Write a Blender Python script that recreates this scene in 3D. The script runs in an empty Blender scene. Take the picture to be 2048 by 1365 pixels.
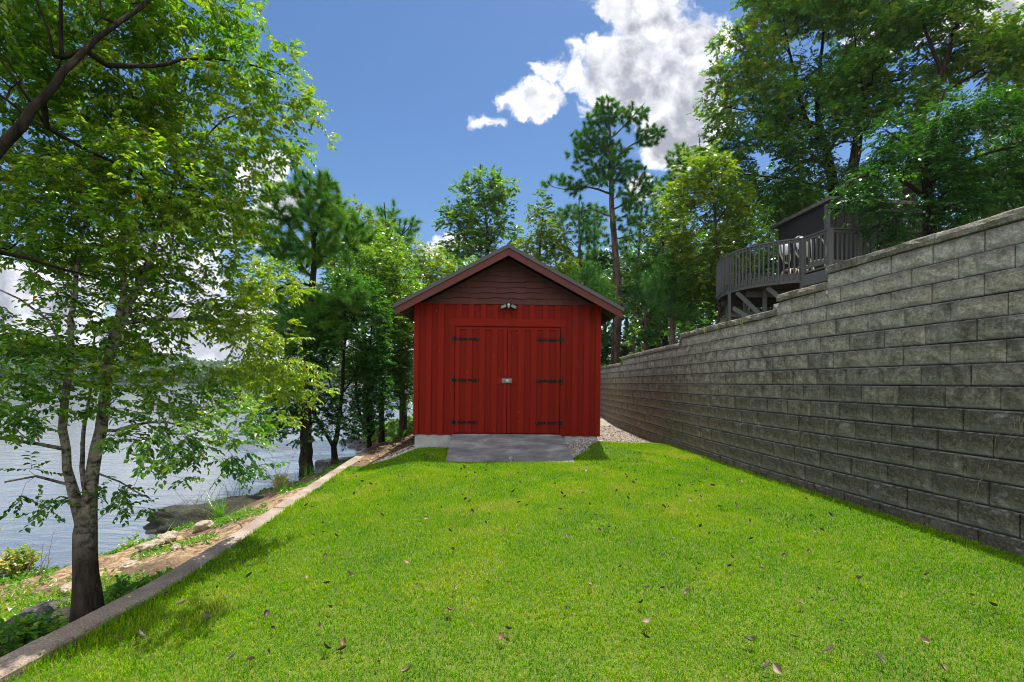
import bpy, bmesh, math, random
import numpy as np
from mathutils import Vector, Matrix, noise as mnoise

random.seed(7)
RNG = np.random.default_rng(7)
R = math.radians
S = bpy.context.scene
COL = S.collection

# ------------------------------------------------------------------ camera
F, CX, CY, ROLL, CZ = 967.0, 1013.0, 766.0, R(0.4), 2.3     # focal in px of the 2048 px photo, vanishing point, eye height over the lake
cd = bpy.data.cameras.new("camera")
cd.sensor_width = 36.0
cd.lens = F / 2048 * 36
cd.shift_x = (1024 - CX) / 2048
cd.shift_y = (CY - 682.5) / 2048
cd.clip_start, cd.clip_end = 0.05, 5000
cam = bpy.data.objects.new("camera", cd)
COL.objects.link(cam)
cam.matrix_world = Matrix.Translation((0, 0, CZ)) @ Matrix.Rotation(R(90), 4, 'X') @ Matrix.Rotation(ROLL, 4, 'Z')
S.camera = cam

def UV(px, py):
    u, v = px - CX, CY - py
    return (u * math.cos(ROLL) - v * math.sin(ROLL)) / F, (u * math.sin(ROLL) + v * math.cos(ROLL)) / F
def W(px, py, Z):
    u, v = UV(px, py)
    return Vector((u * Z, Z, CZ + v * Z))

# ------------------------------------------------------------------ light and sky
SUN = Vector((0.42, 0.80, 2.80)).normalized()
EL = math.asin(SUN.z); AZ = math.atan2(SUN.x, SUN.y)
sl = bpy.data.lights.new("sun", 'SUN')
sl.energy, sl.angle, sl.color = 4.6, R(0.53), (1.0, 0.955, 0.88)
so = bpy.data.objects.new("sun", sl); COL.objects.link(so)
so.rotation_euler = SUN.to_track_quat('Z', 'Y').to_euler()
S.view_settings.view_transform = 'Standard'
S.view_settings.look = 'None'
S.view_settings.exposure = 0.9
S.view_settings.gamma = 1.0
S.view_settings.use_curve_mapping = False
S.cycles.max_bounces = 6
S.cycles.diffuse_bounces = 3
S.cycles.transmission_bounces = 4
S.cycles.transparent_max_bounces = 6
S.cycles.use_denoising = True
S.cycles.filter_width = 1.0
S.cycles.caustics_reflective = False
S.cycles.caustics_refractive = False

class NT:
    """small helper to write node graphs"""
    def __init__(s, tree): s.t = tree; s.n = tree.nodes; s.l = tree.links
    def add(s, typ, ins=None, **props):
        n = s.n.new(typ)
        for k, v in props.items(): setattr(n, k, v)
        for k, v in (ins or {}).items(): s.set(n.inputs[k], v)
        return n
    def set(s, sock, v):
        if isinstance(v, bpy.types.NodeSocket): s.l.new(v, sock)
        else:
            if isinstance(v, (tuple, list)) and len(v) == 3 and sock.type == 'RGBA': v = (*v, 1)
            sock.default_value = v
    def math(s, op, a, b=0.0, c=0.0, clamp=False):
        n = s.add('ShaderNodeMath', operation=op, use_clamp=clamp)
        for i, v in enumerate((a, b, c)): s.set(n.inputs[i], v)
        return n.outputs[0]
    def vmath(s, op, a, b=(0, 0, 0), c=(0, 0, 0)):
        n = s.add('ShaderNodeVectorMath', operation=op)
        s.set(n.inputs[0], a); s.set(n.inputs[1], b)
        if op == 'MULTIPLY_ADD': s.set(n.inputs[2], c)
        return n.outputs['Value'] if op in ('LENGTH', 'DOT_PRODUCT', 'DISTANCE') else n.outputs[0]
    def noise(s, vec, scale, detail=4, rough=0.55, dist=0.0):
        n = s.add('ShaderNodeTexNoise', {'Scale': scale, 'Detail': detail, 'Roughness': rough, 'Distortion': dist})
        if vec is not None: s.set(n.inputs['Vector'], vec)
        return n.outputs['Fac']
    def ramp(s, fac, stops, interp='LINEAR'):
        n = s.add('ShaderNodeValToRGB'); n.color_ramp.interpolation = interp
        e = n.color_ramp.elements
        while len(e) < len(stops): e.new(0.5)
        for el, (p, c) in zip(e, stops):
            el.position = p
            el.color = (c, c, c, 1) if isinstance(c, (int, float)) else (*c, 1)
        s.set(n.inputs['Fac'], fac)
        return n.outputs['Color']
    def mix(s, fac, a, b, blend='MIX'):
        n = s.add('ShaderNodeMix', data_type='RGBA', blend_type=blend)
        s.set(n.inputs['Factor'], fac); s.set(n.inputs['A'], a) if False else None
        cs = [i for i in n.inputs if i.type == 'RGBA']
        s.set(cs[0], a); s.set(cs[1], b)
        return [o for o in n.outputs if o.type == 'RGBA'][0]
    def attr(s, name, out='Fac'):
        return s.add('ShaderNodeAttribute', attribute_name=name).outputs[out]
    def mapr(s, v, a, b, c=0.0, d=1.0, smooth=False):
        n = s.add('ShaderNodeMapRange', {'Value': v, 'From Min': a, 'From Max': b, 'To Min': c, 'To Max': d})
        if smooth: n.interpolation_type = 'SMOOTHSTEP'
        return n.outputs[0]
    def bump(s, h, strength=0.5, dist=0.02):
        return s.add('ShaderNodeBump', {'Height': h, 'Strength': strength, 'Distance': dist}).outputs[0]

world = bpy.data.worlds.new("World"); S.world = world; world.use_nodes = True
n = NT(world.node_tree); n.n.clear()
sky = n.add('ShaderNodeTexSky', sky_type='NISHITA', sun_disc=False, sun_elevation=EL, sun_rotation=AZ,
            altitude=100, air_density=1.0, dust_density=0.5, ozone_density=2.0)
hs = n.add('ShaderNodeHueSaturation', {'Hue': 0.502, 'Saturation': 1.22, 'Value': 1.0, 'Color': sky.outputs[0]})
skyc = n.mix(1.0, hs.outputs[0], (0.072, 0.072, 0.072), 'MULTIPLY')
dirv = n.add('ShaderNodeTexCoord').outputs['Generated']
sx = n.add('ShaderNodeSeparateXYZ', {0: dirv})
yy = n.math('MAXIMUM', sx.outputs['Y'], 0.06)
uv = n.add('ShaderNodeCombineXYZ', {0: n.math('DIVIDE', sx.outputs['X'], yy), 1: n.math('DIVIDE', sx.outputs['Z'], yy), 2: 0.0}).outputs[0]
nz1 = n.add('ShaderNodeTexNoise', {'Vector': uv, 'Scale': 7.0, 'Detail': 5, 'Roughness': 0.6}, noise_dimensions='2D')
warp = n.vmath('MULTIPLY_ADD', n.vmath('SUBTRACT', nz1.outputs['Color'], (0.5, 0.5, 0.5)), (0.13, 0.13, 0.0), uv)
CLOUDS = [(1300, 55, 105, 70), (1395, 65, 80, 52), (1235, 150, 100, 95), (1330, 170, 105, 95), (1390, 190, 75, 100), (1360, 285, 75, 60), (1240, 20, 60, 60),
          (1074, 205, 60, 42), (1045, 226, 30, 18), (1089, 137, 20, 15), (976, 243, 24, 12), (1285, 390, 40, 26), (1275, 580, 60, 50),
          (520, 352, 62, 34), (570, 400, 70, 34), (430, 440, 130, 60), (230, 520, 190, 70), (60, 600, 180, 90), (420, 640, 200, 70), (150, 690, 240, 60),
          (900, 486, 55, 24), (1960, 40, 140, 70), (1730, 90, 40, 40), (600, 700, 300, 50), (-150, 420, 140, 110)]
fld = None
for (px, py, rx, ry) in CLOUDS:
    u, v = UV(px, py); a, b = F / rx, F / ry
    q = n.math('SUBTRACT', 1.0, n.vmath('LENGTH', n.vmath('MULTIPLY_ADD', warp, (a, b, 0), (-u * a, -v * b, 0))))
    q = n.math('MULTIPLY', q, min(1.0, max(rx, ry) / 70))
    fld = q if fld is None else n.math('SMOOTH_MAX', fld, q, 0.15)
def cloud_noise(v):      # billows: several octaves of ridged-up blobs
    a = n.add('ShaderNodeTexNoise', {'Vector': v, 'Scale': 9.0, 'Detail': 7, 'Roughness': 0.60}, noise_dimensions='2D').outputs['Fac']
    b = n.add('ShaderNodeTexVoronoi', {'Vector': v, 'Scale': 17.0}, feature='SMOOTH_F1', voronoi_dimensions='2D')
    n.set(b.inputs['Smoothness'], 0.6)
    return n.math('ADD', n.math('MULTIPLY', n.math('SUBTRACT', a, 0.5), 1.25), n.math('MULTIPLY', n.math('SUBTRACT', 0.42, b.outputs['Distance']), 0.55))
cn = cloud_noise(warp)
body = n.math('ADD', fld, cn)
mask = n.mapr(body, -0.10, 0.26, 0, 1, True)
front = n.mapr(sx.outputs['Y'], 0.0, 0.2, 0, 1)
mask = n.math('MULTIPLY', mask, front)
gen = n.math('MULTIPLY', n.mapr(n.noise(dirv, 2.2, 3, 0.55), 0.40, 0.54, 0, 0.95, True), n.mapr(sx.outputs['Y'], 0.1, -0.1, 0, 1))  # unseen clouds behind the camera, made wide and bright as fill light
cn2 = cloud_noise(n.vmath('ADD', warp, (0.006, 0.020, 0)))        # a step towards the sun: thicker there means shade here
lo = n.add('ShaderNodeTexNoise', {'Vector': uv, 'Scale': 8.5, 'Detail': 5, 'Roughness': 0.55}, noise_dimensions='2D').outputs['Fac']
shade = n.math('ADD', n.math('MULTIPLY', n.math('SUBTRACT', cn2, cn), 0.75), n.math('MULTIPLY', n.mapr(n.math('ADD', fld, n.math('MULTIPLY', cn, 0.35)), 0.10, 0.55, 0, 1, True), n.mapr(lo, 0.34, 0.60, 0.22, 1.0, True)))
thick = n.math('ADD', shade, 0.0, clamp=True)
ccol = n.ramp(thick, [(0.0, (0.66, 0.66, 0.66)), (0.4, (0.47, 0.475, 0.51)), (1.0, (0.24, 0.25, 0.29))])
ccol = n.mix(gen, ccol, (1.15, 1.12, 1.08))
mask = n.math('MAXIMUM', mask, gen)
lowhz = n.mapr(sx.outputs['Z'], 0.16, 0.0, 0.0, 0.55, True)
skyc = n.mix(lowhz, skyc, (0.36, 0.44, 0.56))
bg = n.add('ShaderNodeBackground', {'Color': n.mix(mask, skyc, ccol), 'Strength': 1.0})
n.l.new(bg.outputs[0], n.add('ShaderNodeOutputWorld').inputs[0])

# ------------------------------------------------------------------ object helpers
def tag(o, label=None, cat=None, group=None, kind=None):
    if label: o["label"] = label
    if cat: o["category"] = cat
    if group: o["group"] = group
    if kind: o["kind"] = kind
    return o
def empty(name, loc, label, cat, group=None):
    o = bpy.data.objects.new(name, None); COL.objects.link(o)
    o.location = loc; o.empty_display_size = 0.1
    return tag(o, label, cat, group)
def origin(p):
    if p is None: return Vector((0, 0, 0))
    while p.parent: p = p.parent
    return p.location.copy()
def link(name, me, m, parent=None, org=None):
    if m: me.materials.append(m)
    o = bpy.data.objects.new(name, me); COL.objects.link(o)
    if parent: o.parent = parent
    elif org is not None: o.location = org
    return o
def mesh_np(name, V, faces, smooth=False, attrs=None):
    me = bpy.data.meshes.new(name)
    V = np.ascontiguousarray(V, dtype=np.float32)
    me.vertices.add(len(V)); me.vertices.foreach_set('co', V.ravel())
    fl = [f for f in faces if len(f)]
    loops = np.concatenate([f.ravel() for f in fl]).astype(np.int32)
    sizes = np.concatenate([np.full(len(f), f.shape[1]) for f in fl])
    st = np.concatenate([[0], np.cumsum(sizes)[:-1]]).astype(np.int32)
    me.loops.add(len(loops)); me.loops.foreach_set('vertex_index', loops)
    me.polygons.add(len(st)); me.polygons.foreach_set('loop_start', st)
    me.polygons.foreach_set('use_smooth', np.full(len(st), smooth))
    for k, a in (attrs or {}).items():
        if a.ndim == 1:
            me.attributes.new(k, 'FLOAT', 'POINT').data.foreach_set('value', a.astype(np.float32))
        else:
            c = np.ones((len(a), 4), np.float32); c[:, :3] = a
            me.attributes.new(k, 'FLOAT_COLOR', 'POINT').data.foreach_set('color', c.ravel())
    me.update(calc_edges=True)
    return me

class MB:
    """collects shapes in world coordinates and links them as one mesh object"""
    def __init__(s): s.v = []; s.f = []; s.r = []; s.sm = []
    def add(s, vs, fs, rnd=None, smooth=False):
        b = len(s.v); s.v += [tuple(v) for v in vs]; s.f += [tuple(i + b for i in f) for f in fs]
        s.r += [random.random() if rnd is None else rnd] * len(vs); s.sm += [smooth] * len(fs)
        return s
    def box(s, lo, hi, rnd=None):
        x0, y0, z0 = lo; x1, y1, z1 = hi
        return s.add([(x0, y0, z0), (x1, y0, z0), (x1, y1, z0), (x0, y1, z0), (x0, y0, z1), (x1, y0, z1), (x1, y1, z1), (x0, y1, z1)],
                     [(0, 3, 2, 1), (4, 5, 6, 7), (0, 1, 5, 4), (1, 2, 6, 5), (2, 3, 7, 6), (3, 0, 4, 7)], rnd)
    def beam(s, p0, p1, w, h, up=(0, 0, 1)):
        p0, p1 = Vector(p0), Vector(p1); d = (p1 - p0).normalized()
        u = Vector(up)
        if abs(d.dot(u)) > 0.98: u = Vector((0, 1, 0))
        a = d.cross(u).normalized() * w / 2; b = a.cross(d).normalized() * h / 2
        vs = [p + i * a + j * b for p in (p0, p1) for (i, j) in ((-1, -1), (1, -1), (1, 1), (-1, 1))]
        return s.add(vs, [(0, 1, 2, 3), (7, 6, 5, 4), (0, 4, 5, 1), (1, 5, 6, 2), (2, 6, 7, 3), (3, 7, 4, 0)])
    def tube(s, pts, rads, k=8, cap=True):
        pts = [Vector(p) for p in pts]
        if isinstance(rads, (int, float)): rads = [rads] * len(pts)
        vs, fs = [], []; ref = None
        for i, p in enumerate(pts):
            d = (pts[min(i + 1, len(pts) - 1)] - pts[max(i - 1, 0)]).normalized()
            if ref is None: ref = d.orthogonal().normalized()
            a = (ref - d * ref.dot(d)).normalized(); b = d.cross(a); ref = a
            for j in range(k):
                t = 2 * math.pi * j / k
                vs.append(p + rads[i] * (math.cos(t) * a + math.sin(t) * b))
        for i in range(len(pts) - 1):
            for j in range(k):
                fs.append((i * k + j, i * k + (j + 1) % k, (i + 1) * k + (j + 1) % k, (i + 1) * k + j))
        if cap: fs += [tuple(range(k))[::-1], tuple(range((len(pts) - 1) * k, len(pts) * k))]
        return s.add(vs, fs, None, True)
    def prism(s, poly, off):
        """poly: list of 3D points (planar), extruded by vector off"""
        k = len(poly); off = Vector(off)
        vs = [Vector(p) for p in poly] + [Vector(p) + off for p in poly]
        return s.add(vs, [tuple(range(k))[::-1], tuple(range(k, 2 * k))] + [(i, (i + 1) % k, k + (i + 1) % k, k + i) for i in range(k)])
    def build(s, name, m, parent=None, org=None, bevel=0, label=None):
        o0 = origin(parent) if parent else Vector(org or (0, 0, 0))
        me = bpy.data.meshes.new(name)
        me.from_pydata([tuple(Vector(v) - o0) for v in s.v], [], s.f)
        me.attributes.new('v', 'FLOAT', 'POINT').data.foreach_set('value', np.array(s.r, np.float32))
        me.polygons.foreach_set('use_smooth', np.array(s.sm, bool))
        bm = bmesh.new(); bm.from_mesh(me); bmesh.ops.recalc_face_normals(bm, faces=bm.faces); bm.to_mesh(me); bm.free()
        o = link(name, me, m, parent, o0)
        if bevel:
            b = o.modifiers.new('bevel', 'BEVEL'); b.width = bevel; b.segments = 2; b.limit_method = 'ANGLE'
        if label: o["label"] = label
        return o

# lattice noise for numpy
_P = RNG.random((256, 256))
def vn(x, y, s=1.0, o=0):
    x = np.asarray(x, float) * s + 37.3 + o * 11.7; y = np.asarray(y, float) * s + 91.1 + o * 5.3
    xi, yi = np.floor(x).astype(int), np.floor(y).astype(int); fx, fy = x - xi, y - yi
    fx = fx * fx * (3 - 2 * fx); fy = fy * fy * (3 - 2 * fy)
    g = lambda i, j: _P[i % 256, j % 256]
    return (g(xi, yi) * (1 - fx) + g(xi + 1, yi) * fx) * (1 - fy) + (g(xi, yi + 1) * (1 - fx) + g(xi + 1, yi + 1) * fx) * fy - 0.5
def fbm(x, y, s=1.0, o=0, n=4):
    return sum(vn(x, y, s * 2 ** i, o + i) / 2 ** i for i in range(n))
def sstep(x, a, b):
    t = np.clip((np.asarray(x, float) - a) / (b - a), 0, 1); return t * t * (3 - 2 * t)

# ------------------------------------------------------------------ materials
def material(name):
    m = bpy.data.materials.new(name); m.use_nodes = True
    t = NT(m.node_tree); b = t.n['Principled BSDF']
    return m, t, b
def OBJ(t): return t.add('ShaderNodeTexCoord').outputs['Object']
def GEO(t): return t.add('ShaderNodeNewGeometry').outputs['Position']
def scalev(t, v, s): return t.vmath('MULTIPLY', v, s)

def paint(name, col, rough=0.55, var=0.25, scale=6, grain=(40, 40, 4), bump=0.15, chips=None):
    m, t, b = material(name); p = OBJ(t)
    g = t.noise(scalev(t, p, grain), 1.0, 5, 0.6)
    w = t.noise(p, scale, 5, 0.6)
    c = t.mix(t.math('MULTIPLY', w, 1.0), [x * (1 - var) for x in col], [min(1, x * (1 + var)) for x in col])
    c = t.mix(t.mapr(g, 0.35, 0.7, 0, 0.35), c, [x * 0.6 for x in col])
    vv = t.attr('v'); c = t.mix(0.32, c, t.mix(vv, [x * 0.62 for x in col], [x * 1.28 for x in col]))
    if chips:
        k = t.mapr(t.noise(scalev(t, p, (1, 1, 0.55)), 23, 3, 0.5), 0.735, 0.75)
        c = t.mix(k, c, chips)
    t.set(b.inputs['Base Color'], c); t.set(b.inputs['Roughness'], t.mapr(w, 0.3, 0.7, rough - 0.08, rough + 0.1))
    t.set(b.inputs['Normal'], t.bump(g, bump, 0.01)); b.inputs['Specular IOR Level'].default_value = 0.12
    return m
def stone(name, stops, scale=3, rough=0.9, bump=0.6, fine=60, dist=0.01, speck=0.25):
    m, t, b = material(name); p = OBJ(t)
    a = t.noise(p, scale, 6, 0.65); f = t.noise(p, fine, 3, 0.6)
    c = t.mix(1.0, t.ramp(t.math('ADD', t.math('MULTIPLY', a, 0.75), t.math('MULTIPLY', f, 0.25)), stops), t.ramp(f, [(0.35, 1 - speck), (0.5, 1.0), (0.65, 1 + speck * 1.1)]), 'MULTIPLY')
    t.set(b.inputs['Base Color'], c); b.inputs['Roughness'].default_value = rough
    t.set(b.inputs['Normal'], t.bump(t.math('ADD', a, t.math('MULTIPLY', f, 0.6)), bump, dist))
    return m
def foliage(name, stops, trans=0.45, gloss=0.12, tcol=(1.30, 1.45, 0.35), rough=0.32):
    """leaf: diffuse + light passing through + a waxy sheen; colour from the per-leaf value v"""
    m, t, b = material(name); t.n.remove(b)
    c = t.ramp(t.attr('v'), stops)
    d = t.add('ShaderNodeBsdfDiffuse', {'Color': c})
    tr = t.add('ShaderNodeBsdfTranslucent', {'Color': t.mix(1.0, c, tcol, 'MULTIPLY')})
    mx = t.add('ShaderNodeMixShader', {0: trans, 1: d.outputs[0], 2: tr.outputs[0]})
    gl = t.add('ShaderNodeBsdfGlossy', {'Color': (0.9, 0.95, 1.0, 1), 'Roughness': rough})
    mg = t.add('ShaderNodeMixShader', {0: gloss, 1: mx.outputs[0], 2: gl.outputs[0]})
    t.l.new(mg.outputs[0], t.n['Material Output'].inputs[0])
    return m
def bark(name, c0, c1, scale=14, patches=None):
    m, t, b = material(name); p = OBJ(t)
    a = t.noise(scalev(t, p, (1, 1, 0.22)), scale, 6, 0.65, 0.4)
    c = t.ramp(a, [(0.35, c0), (0.65, c1)])
    if patches is not None:
        k = t.noise(scalev(t, p, (1, 1, 1.5)), 16, 6, 0.7, 0.5)
        zz = t.add('ShaderNodeSeparateXYZ', {0: p}).outputs['Z']
        k = t.math('MULTIPLY', t.mapr(k, 0.40, 0.54), t.mapr(t.math('ADD', zz, t.math('MULTIPLY', t.noise(p, 5, 3), 0.4)), 0.75, 1.15))
        c = t.mix(k, c, patches)
    t.set(b.inputs['Base Color'], c); b.inputs['Roughness'].default_value = 0.9; b.inputs['Specular IOR Level'].default_value = 0.1
    t.set(b.inputs['Normal'], t.bump(a, 1.0, 0.045))
    return m

MAT = {}
MAT['red'] = paint('red barn paint', (0.195, 0.0085, 0.0030), 0.65, 0.2, 3, chips=(0.30, 0.16, 0.12))
MAT['maroon'] = paint('dark maroon paint', (0.098, 0.036, 0.033), 0.6, 0.3, 5)
MAT['fascia'] = paint('maroon fascia paint', (0.125, 0.042, 0.038), 0.5, 0.2, 3)
MAT['darkwood'] = paint('dark stained deck wood', (0.105, 0.112, 0.110), 0.7, 0.3, 3)
MAT['cabin'] = paint('dark grey cabin siding', (0.036, 0.034, 0.038), 0.7, 0.2, 2)
MAT['rafter'] = paint('dark rafter wood', (0.075, 0.040, 0.034), 0.8, 0.3, 5)
m, t, b = material('grey brown metal roof')
t.set(b.inputs['Base Color'], t.mix(t.noise(OBJ(t), 2.5, 4), (0.055, 0.047, 0.050), (0.085, 0.075, 0.078)))
b.inputs['Metallic'].default_value = 0.0; b.inputs['Roughness'].default_value = 0.6
MAT['metalroof'] = m
m, t, b = material('black iron'); b.inputs['Base Color'].default_value = (0.003, 0.003, 0.0035, 1); b.inputs['Roughness'].default_value = 0.5; b.inputs['Specular IOR Level'].default_value = 0.2
t.set(b.inputs['Normal'], t.bump(t.noise(OBJ(t), 90, 3), 0.3, 0.003)); MAT['iron'] = m
m, t, b = material('galvanised steel'); t.set(b.inputs['Base Color'], t.mix(t.noise(OBJ(t), 60, 4), (0.10, 0.11, 0.12), (0.36, 0.38, 0.40)))
b.inputs['Metallic'].default_value = 0.7; b.inputs['Roughness'].default_value = 0.45; MAT['steel'] = m
m, t, b = material('pale plastic'); b.inputs['Base Color'].default_value = (0.42, 0.45, 0.50, 1); b.inputs['Roughness'].default_value = 0.35; MAT['pale'] = m
m, t, b = material('lamp lens'); b.inputs['Base Color'].default_value = (0.20, 0.21, 0.155, 1); b.inputs['Roughness'].default_value = 0.12; MAT['lens'] = m
m, t, b = material('white fabric'); t.set(b.inputs['Base Color'], t.mix(t.noise(OBJ(t), 8, 3), (0.55, 0.58, 0.66), (0.8, 0.82, 0.86))); b.inputs['Roughness'].default_value = 0.8; MAT['fabric'] = m
m, t, b = material('pale rattan'); t.set(b.inputs['Base Color'], t.mix(t.noise(OBJ(t), 40, 3), (0.22, 0.19, 0.15), (0.42, 0.38, 0.31))); b.inputs['Roughness'].default_value = 0.6; MAT['rattan'] = m
MAT['asphalt'] = stone('weathered roof shingles', [(0.3, (0.05, 0.048, 0.042)), (0.55, (0.12, 0.115, 0.10)), (0.7, (0.28, 0.26, 0.22))], 9)
MAT['slab'] = stone('pale foundation concrete', [(0.3, (0.24, 0.25, 0.26)), (0.7, (0.42, 0.43, 0.43))], 4, 0.85, 0.3, speck=0.08)
m, t, b = material('stained ramp concrete'); p = OBJ(t)
a = t.noise(scalev(t, p, (0.8, 1.6, 1)), 2.2, 8, 0.65, 0.4); f = t.noise(p, 55, 4, 0.6)
c = t.ramp(a, [(0.34, (0.065, 0.066, 0.078)), (0.50, (0.16, 0.162, 0.172)), (0.66, (0.33, 0.33, 0.32))])
c = t.mix(t.mapr(f, 0.35, 0.7, 0, 0.5), c, (0.14, 0.135, 0.14))
sp = t.add('ShaderNodeSeparateXYZ', {0: p})
cr = t.math('ABSOLUTE', t.math('SUBTRACT', sp.outputs['X'], t.math('ADD', 0.09, t.math('MULTIPLY', t.math('SUBTRACT', t.noise(p, 9, 4, 0.7), 0.5), 0.35))))
cr = t.math('MULTIPLY', t.mapr(cr, 0.012, 0.004), t.mapr(t.math('ADD', sp.outputs['Y'], t.math('MULTIPLY', t.noise(p, 7, 2), 0.3)), -0.20, -0.28))
c = t.mix(t.math('MULTIPLY', cr, t.mapr(t.noise(p, 30, 2), 0.42, 0.5)), c, (0.55, 0.55, 0.54))
t.set(b.inputs['Base Color'], c); b.inputs['Roughness'].default_value = 0.85
t.set(b.inputs['Normal'], t.bump(f, 0.4, 0.006)); MAT['ramp'] = m
MAT['kerb'] = stone('exposed aggregate kerb', [(0.30, (0.13, 0.095, 0.07)), (0.48, (0.23, 0.18, 0.14)), (0.68, (0.38, 0.31, 0.25))], 2.5, 0.9, 0.7, 90, 0.006, 0.28)
MAT['rock'] = stone('dark shore rock', [(0.3, (0.03, 0.028, 0.026)), (0.55, (0.10, 0.092, 0.085)), (0.75, (0.22, 0.20, 0.18))], 6, 0.85, 1.0, 40, 0.03)
MAT['palerock'] = stone('pale shore rock', [(0.3, (0.16, 0.12, 0.08)), (0.7, (0.42, 0.35, 0.26))], 6, 0.9, 0.8, 40, 0.02)
MAT['mossrock'] = stone('mossy dark boulder', [(0.36, (0.008, 0.008, 0.006)), (0.50, (0.022, 0.021, 0.013)), (0.60, (0.028, 0.040, 0.010)), (0.75, (0.08, 0.07, 0.055))], 5, 0.95, 1.0, 30, 0.04)

def wallmat(name, cap=False):
    m, t, b = material(name); p = GEO(t)
    sp = t.add('ShaderNodeSeparateXYZ', {0: p}); z = sp.outputs['Z']; y = sp.outputs['Y']
    big = t.noise(scalev(t, p, (1, 1, 1.4)), 1.3, 6, 0.62)
    mid = t.noise(p, 5.5, 7, 0.68)
    fine = t.noise(p, 55, 5, 0.72)
    vine = t.noise(scalev(t, p, (3, 3, 0.35)), 5, 5, 0.65)
    v = t.attr('v')
    base = t.mix(v, (0.34, 0.30, 0.235), (0.52, 0.48, 0.43))
    base = t.mix(t.mapr(fine, 0.4, 0.72, 0, 0.6), base, (0.55, 0.53, 0.47))
    hi = t.mapr(t.math('ADD', z, t.math('MULTIPLY', t.math('SUBTRACT', big, 0.5), 2.2)), 1.7, 3.5, 0.0, 1.0)
    li = t.math('ADD', t.math('ADD', t.math('MULTIPLY', mid, 0.55), t.math('MULTIPLY', vine, 0.35)), t.math('MULTIPLY', big, 0.35))
    li = t.math('ADD', li, t.math('MULTIPLY', t.math('SUBTRACT', v, 0.5), 0.14))
    if cap: k = t.mapr(li, 0.46, 0.70, 0.30, 0.92)
    else: k = t.mapr(t.math('SUBTRACT', t.math('ADD', li, t.math('MULTIPLY', t.math('SUBTRACT', fine, 0.5), 0.25)), t.math('MULTIPLY', hi, 0.36)), 0.29, 0.56, 0.05, 0.96)
    c = t.mix(k, base, t.mix(t.mapr(fine, 0.35, 0.65), (0.034, 0.030, 0.021), (0.155, 0.138, 0.098)))
    # brown iron-rich soil stain low down on the far half of the wall
    br = t.math('MULTIPLY', t.mapr(t.math('ADD', y, t.math('MULTIPLY', big, 3)), 9.5, 14.5), t.mapr(z, 2.75, 2.0))
    c = t.mix(t.math('MULTIPLY', br, 0.75), c, t.mix(mid, (0.10, 0.055, 0.022), (0.30, 0.19, 0.085)))
    c = t.mix(1.0, c, t.ramp(t.noise(p, 30, 4, 0.75), [(0.32, 0.55), (0.5, 1.0), (0.68, 1.5)]), 'MULTIPLY')
    if not cap:
        h = t.attr('h')  # tones by height in block: lichen stain plus painted joint shade and ledge light
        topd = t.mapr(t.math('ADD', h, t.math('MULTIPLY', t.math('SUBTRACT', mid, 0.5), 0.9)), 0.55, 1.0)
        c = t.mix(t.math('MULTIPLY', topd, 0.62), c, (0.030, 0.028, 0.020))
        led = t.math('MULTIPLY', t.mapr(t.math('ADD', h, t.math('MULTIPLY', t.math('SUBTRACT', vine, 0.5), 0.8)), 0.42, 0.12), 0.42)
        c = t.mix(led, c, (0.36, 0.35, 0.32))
        c = t.mix(t.mapr(h, 0.10, 0.0, 0, 0.75), c, (0.012, 0.011, 0.010))  # joint shadow painted dark along the block's bottom edge
        c = t.mix(t.math('MULTIPLY', t.mapr(h, 0.93, 1.0, 0, 0.7), t.mapr(vine, 0.40, 0.55)), c, (0.40, 0.385, 0.35))  # sky light on the ledge painted pale along the worn top edge
    # white efflorescence
    ef = t.math('MULTIPLY', t.mapr(t.noise(scalev(t, p, (1, 1, 2)), 3.1, 6, 0.7), 0.60, 0.72), 0.45)
    c = t.mix(ef, c, (0.55, 0.55, 0.55))
    t.set(b.inputs['Base Color'], c); b.inputs['Roughness'].default_value = 0.95
    t.set(b.inputs['Normal'], t.bump(t.math('ADD', fine, t.math('MULTIPLY', mid, 0.9)), 0.9, 0.03))
    return m
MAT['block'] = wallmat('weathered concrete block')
MAT['cap'] = wallmat('lichen dark cap stone', True)

m, t, b = material('ground'); p = GEO(t)
reg = t.add('ShaderNodeSeparateColor', {0: t.attr('reg', 'Color')})
nA = t.noise(p, 3, 6, 0.65); nB = t.noise(p, 40, 4, 0.65); nC = t.noise(p, 12, 5, 0.6)
forest = t.ramp(t.math('ADD', t.math('MULTIPLY', nA, 0.5), t.math('MULTIPLY', nB, 0.5)), [(0.35, (0.035, 0.024, 0.014)), (0.52, (0.13, 0.08, 0.042)), (0.66, (0.25, 0.17, 0.09))])
soil = t.ramp(t.math('ADD', t.math('MULTIPLY', nA, 0.4), t.math('MULTIPLY', nB, 0.6)), [(0.35, (0.03, 0.06, 0.0)), (0.5, (0.07, 0.12, 0.002)), (0.68, (0.15, 0.17, 0.015))])
vor = t.add('ShaderNodeTexVoronoi', {'Vector': p, 'Scale': 38.0})
grav = t.mix(0.7, t.ramp(t.add('ShaderNodeSeparateColor', {0: vor.outputs['Color']}).outputs[0], [(0.1, (0.16, 0.15, 0.15)), (0.6, (0.42, 0.41, 0.40)), (1.0, (0.72, 0.71, 0.70))]),
             t.ramp(nC, [(0.4, (0.20, 0.155, 0.095)), (0.65, (0.34, 0.29, 0.21))]))
sand = t.ramp(t.math('ADD', t.math('MULTIPLY', nC, 0.6), t.math('MULTIPLY', nB, 0.4)), [(0.38, (0.06, 0.035, 0.018)), (0.48, (0.20, 0.12, 0.06)), (0.56, (0.33, 0.235, 0.13)), (0.68, (0.46, 0.36, 0.22))])
jit = t.math('MULTIPLY', t.math('SUBTRACT', nC, 0.5), 0.9)
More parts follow.
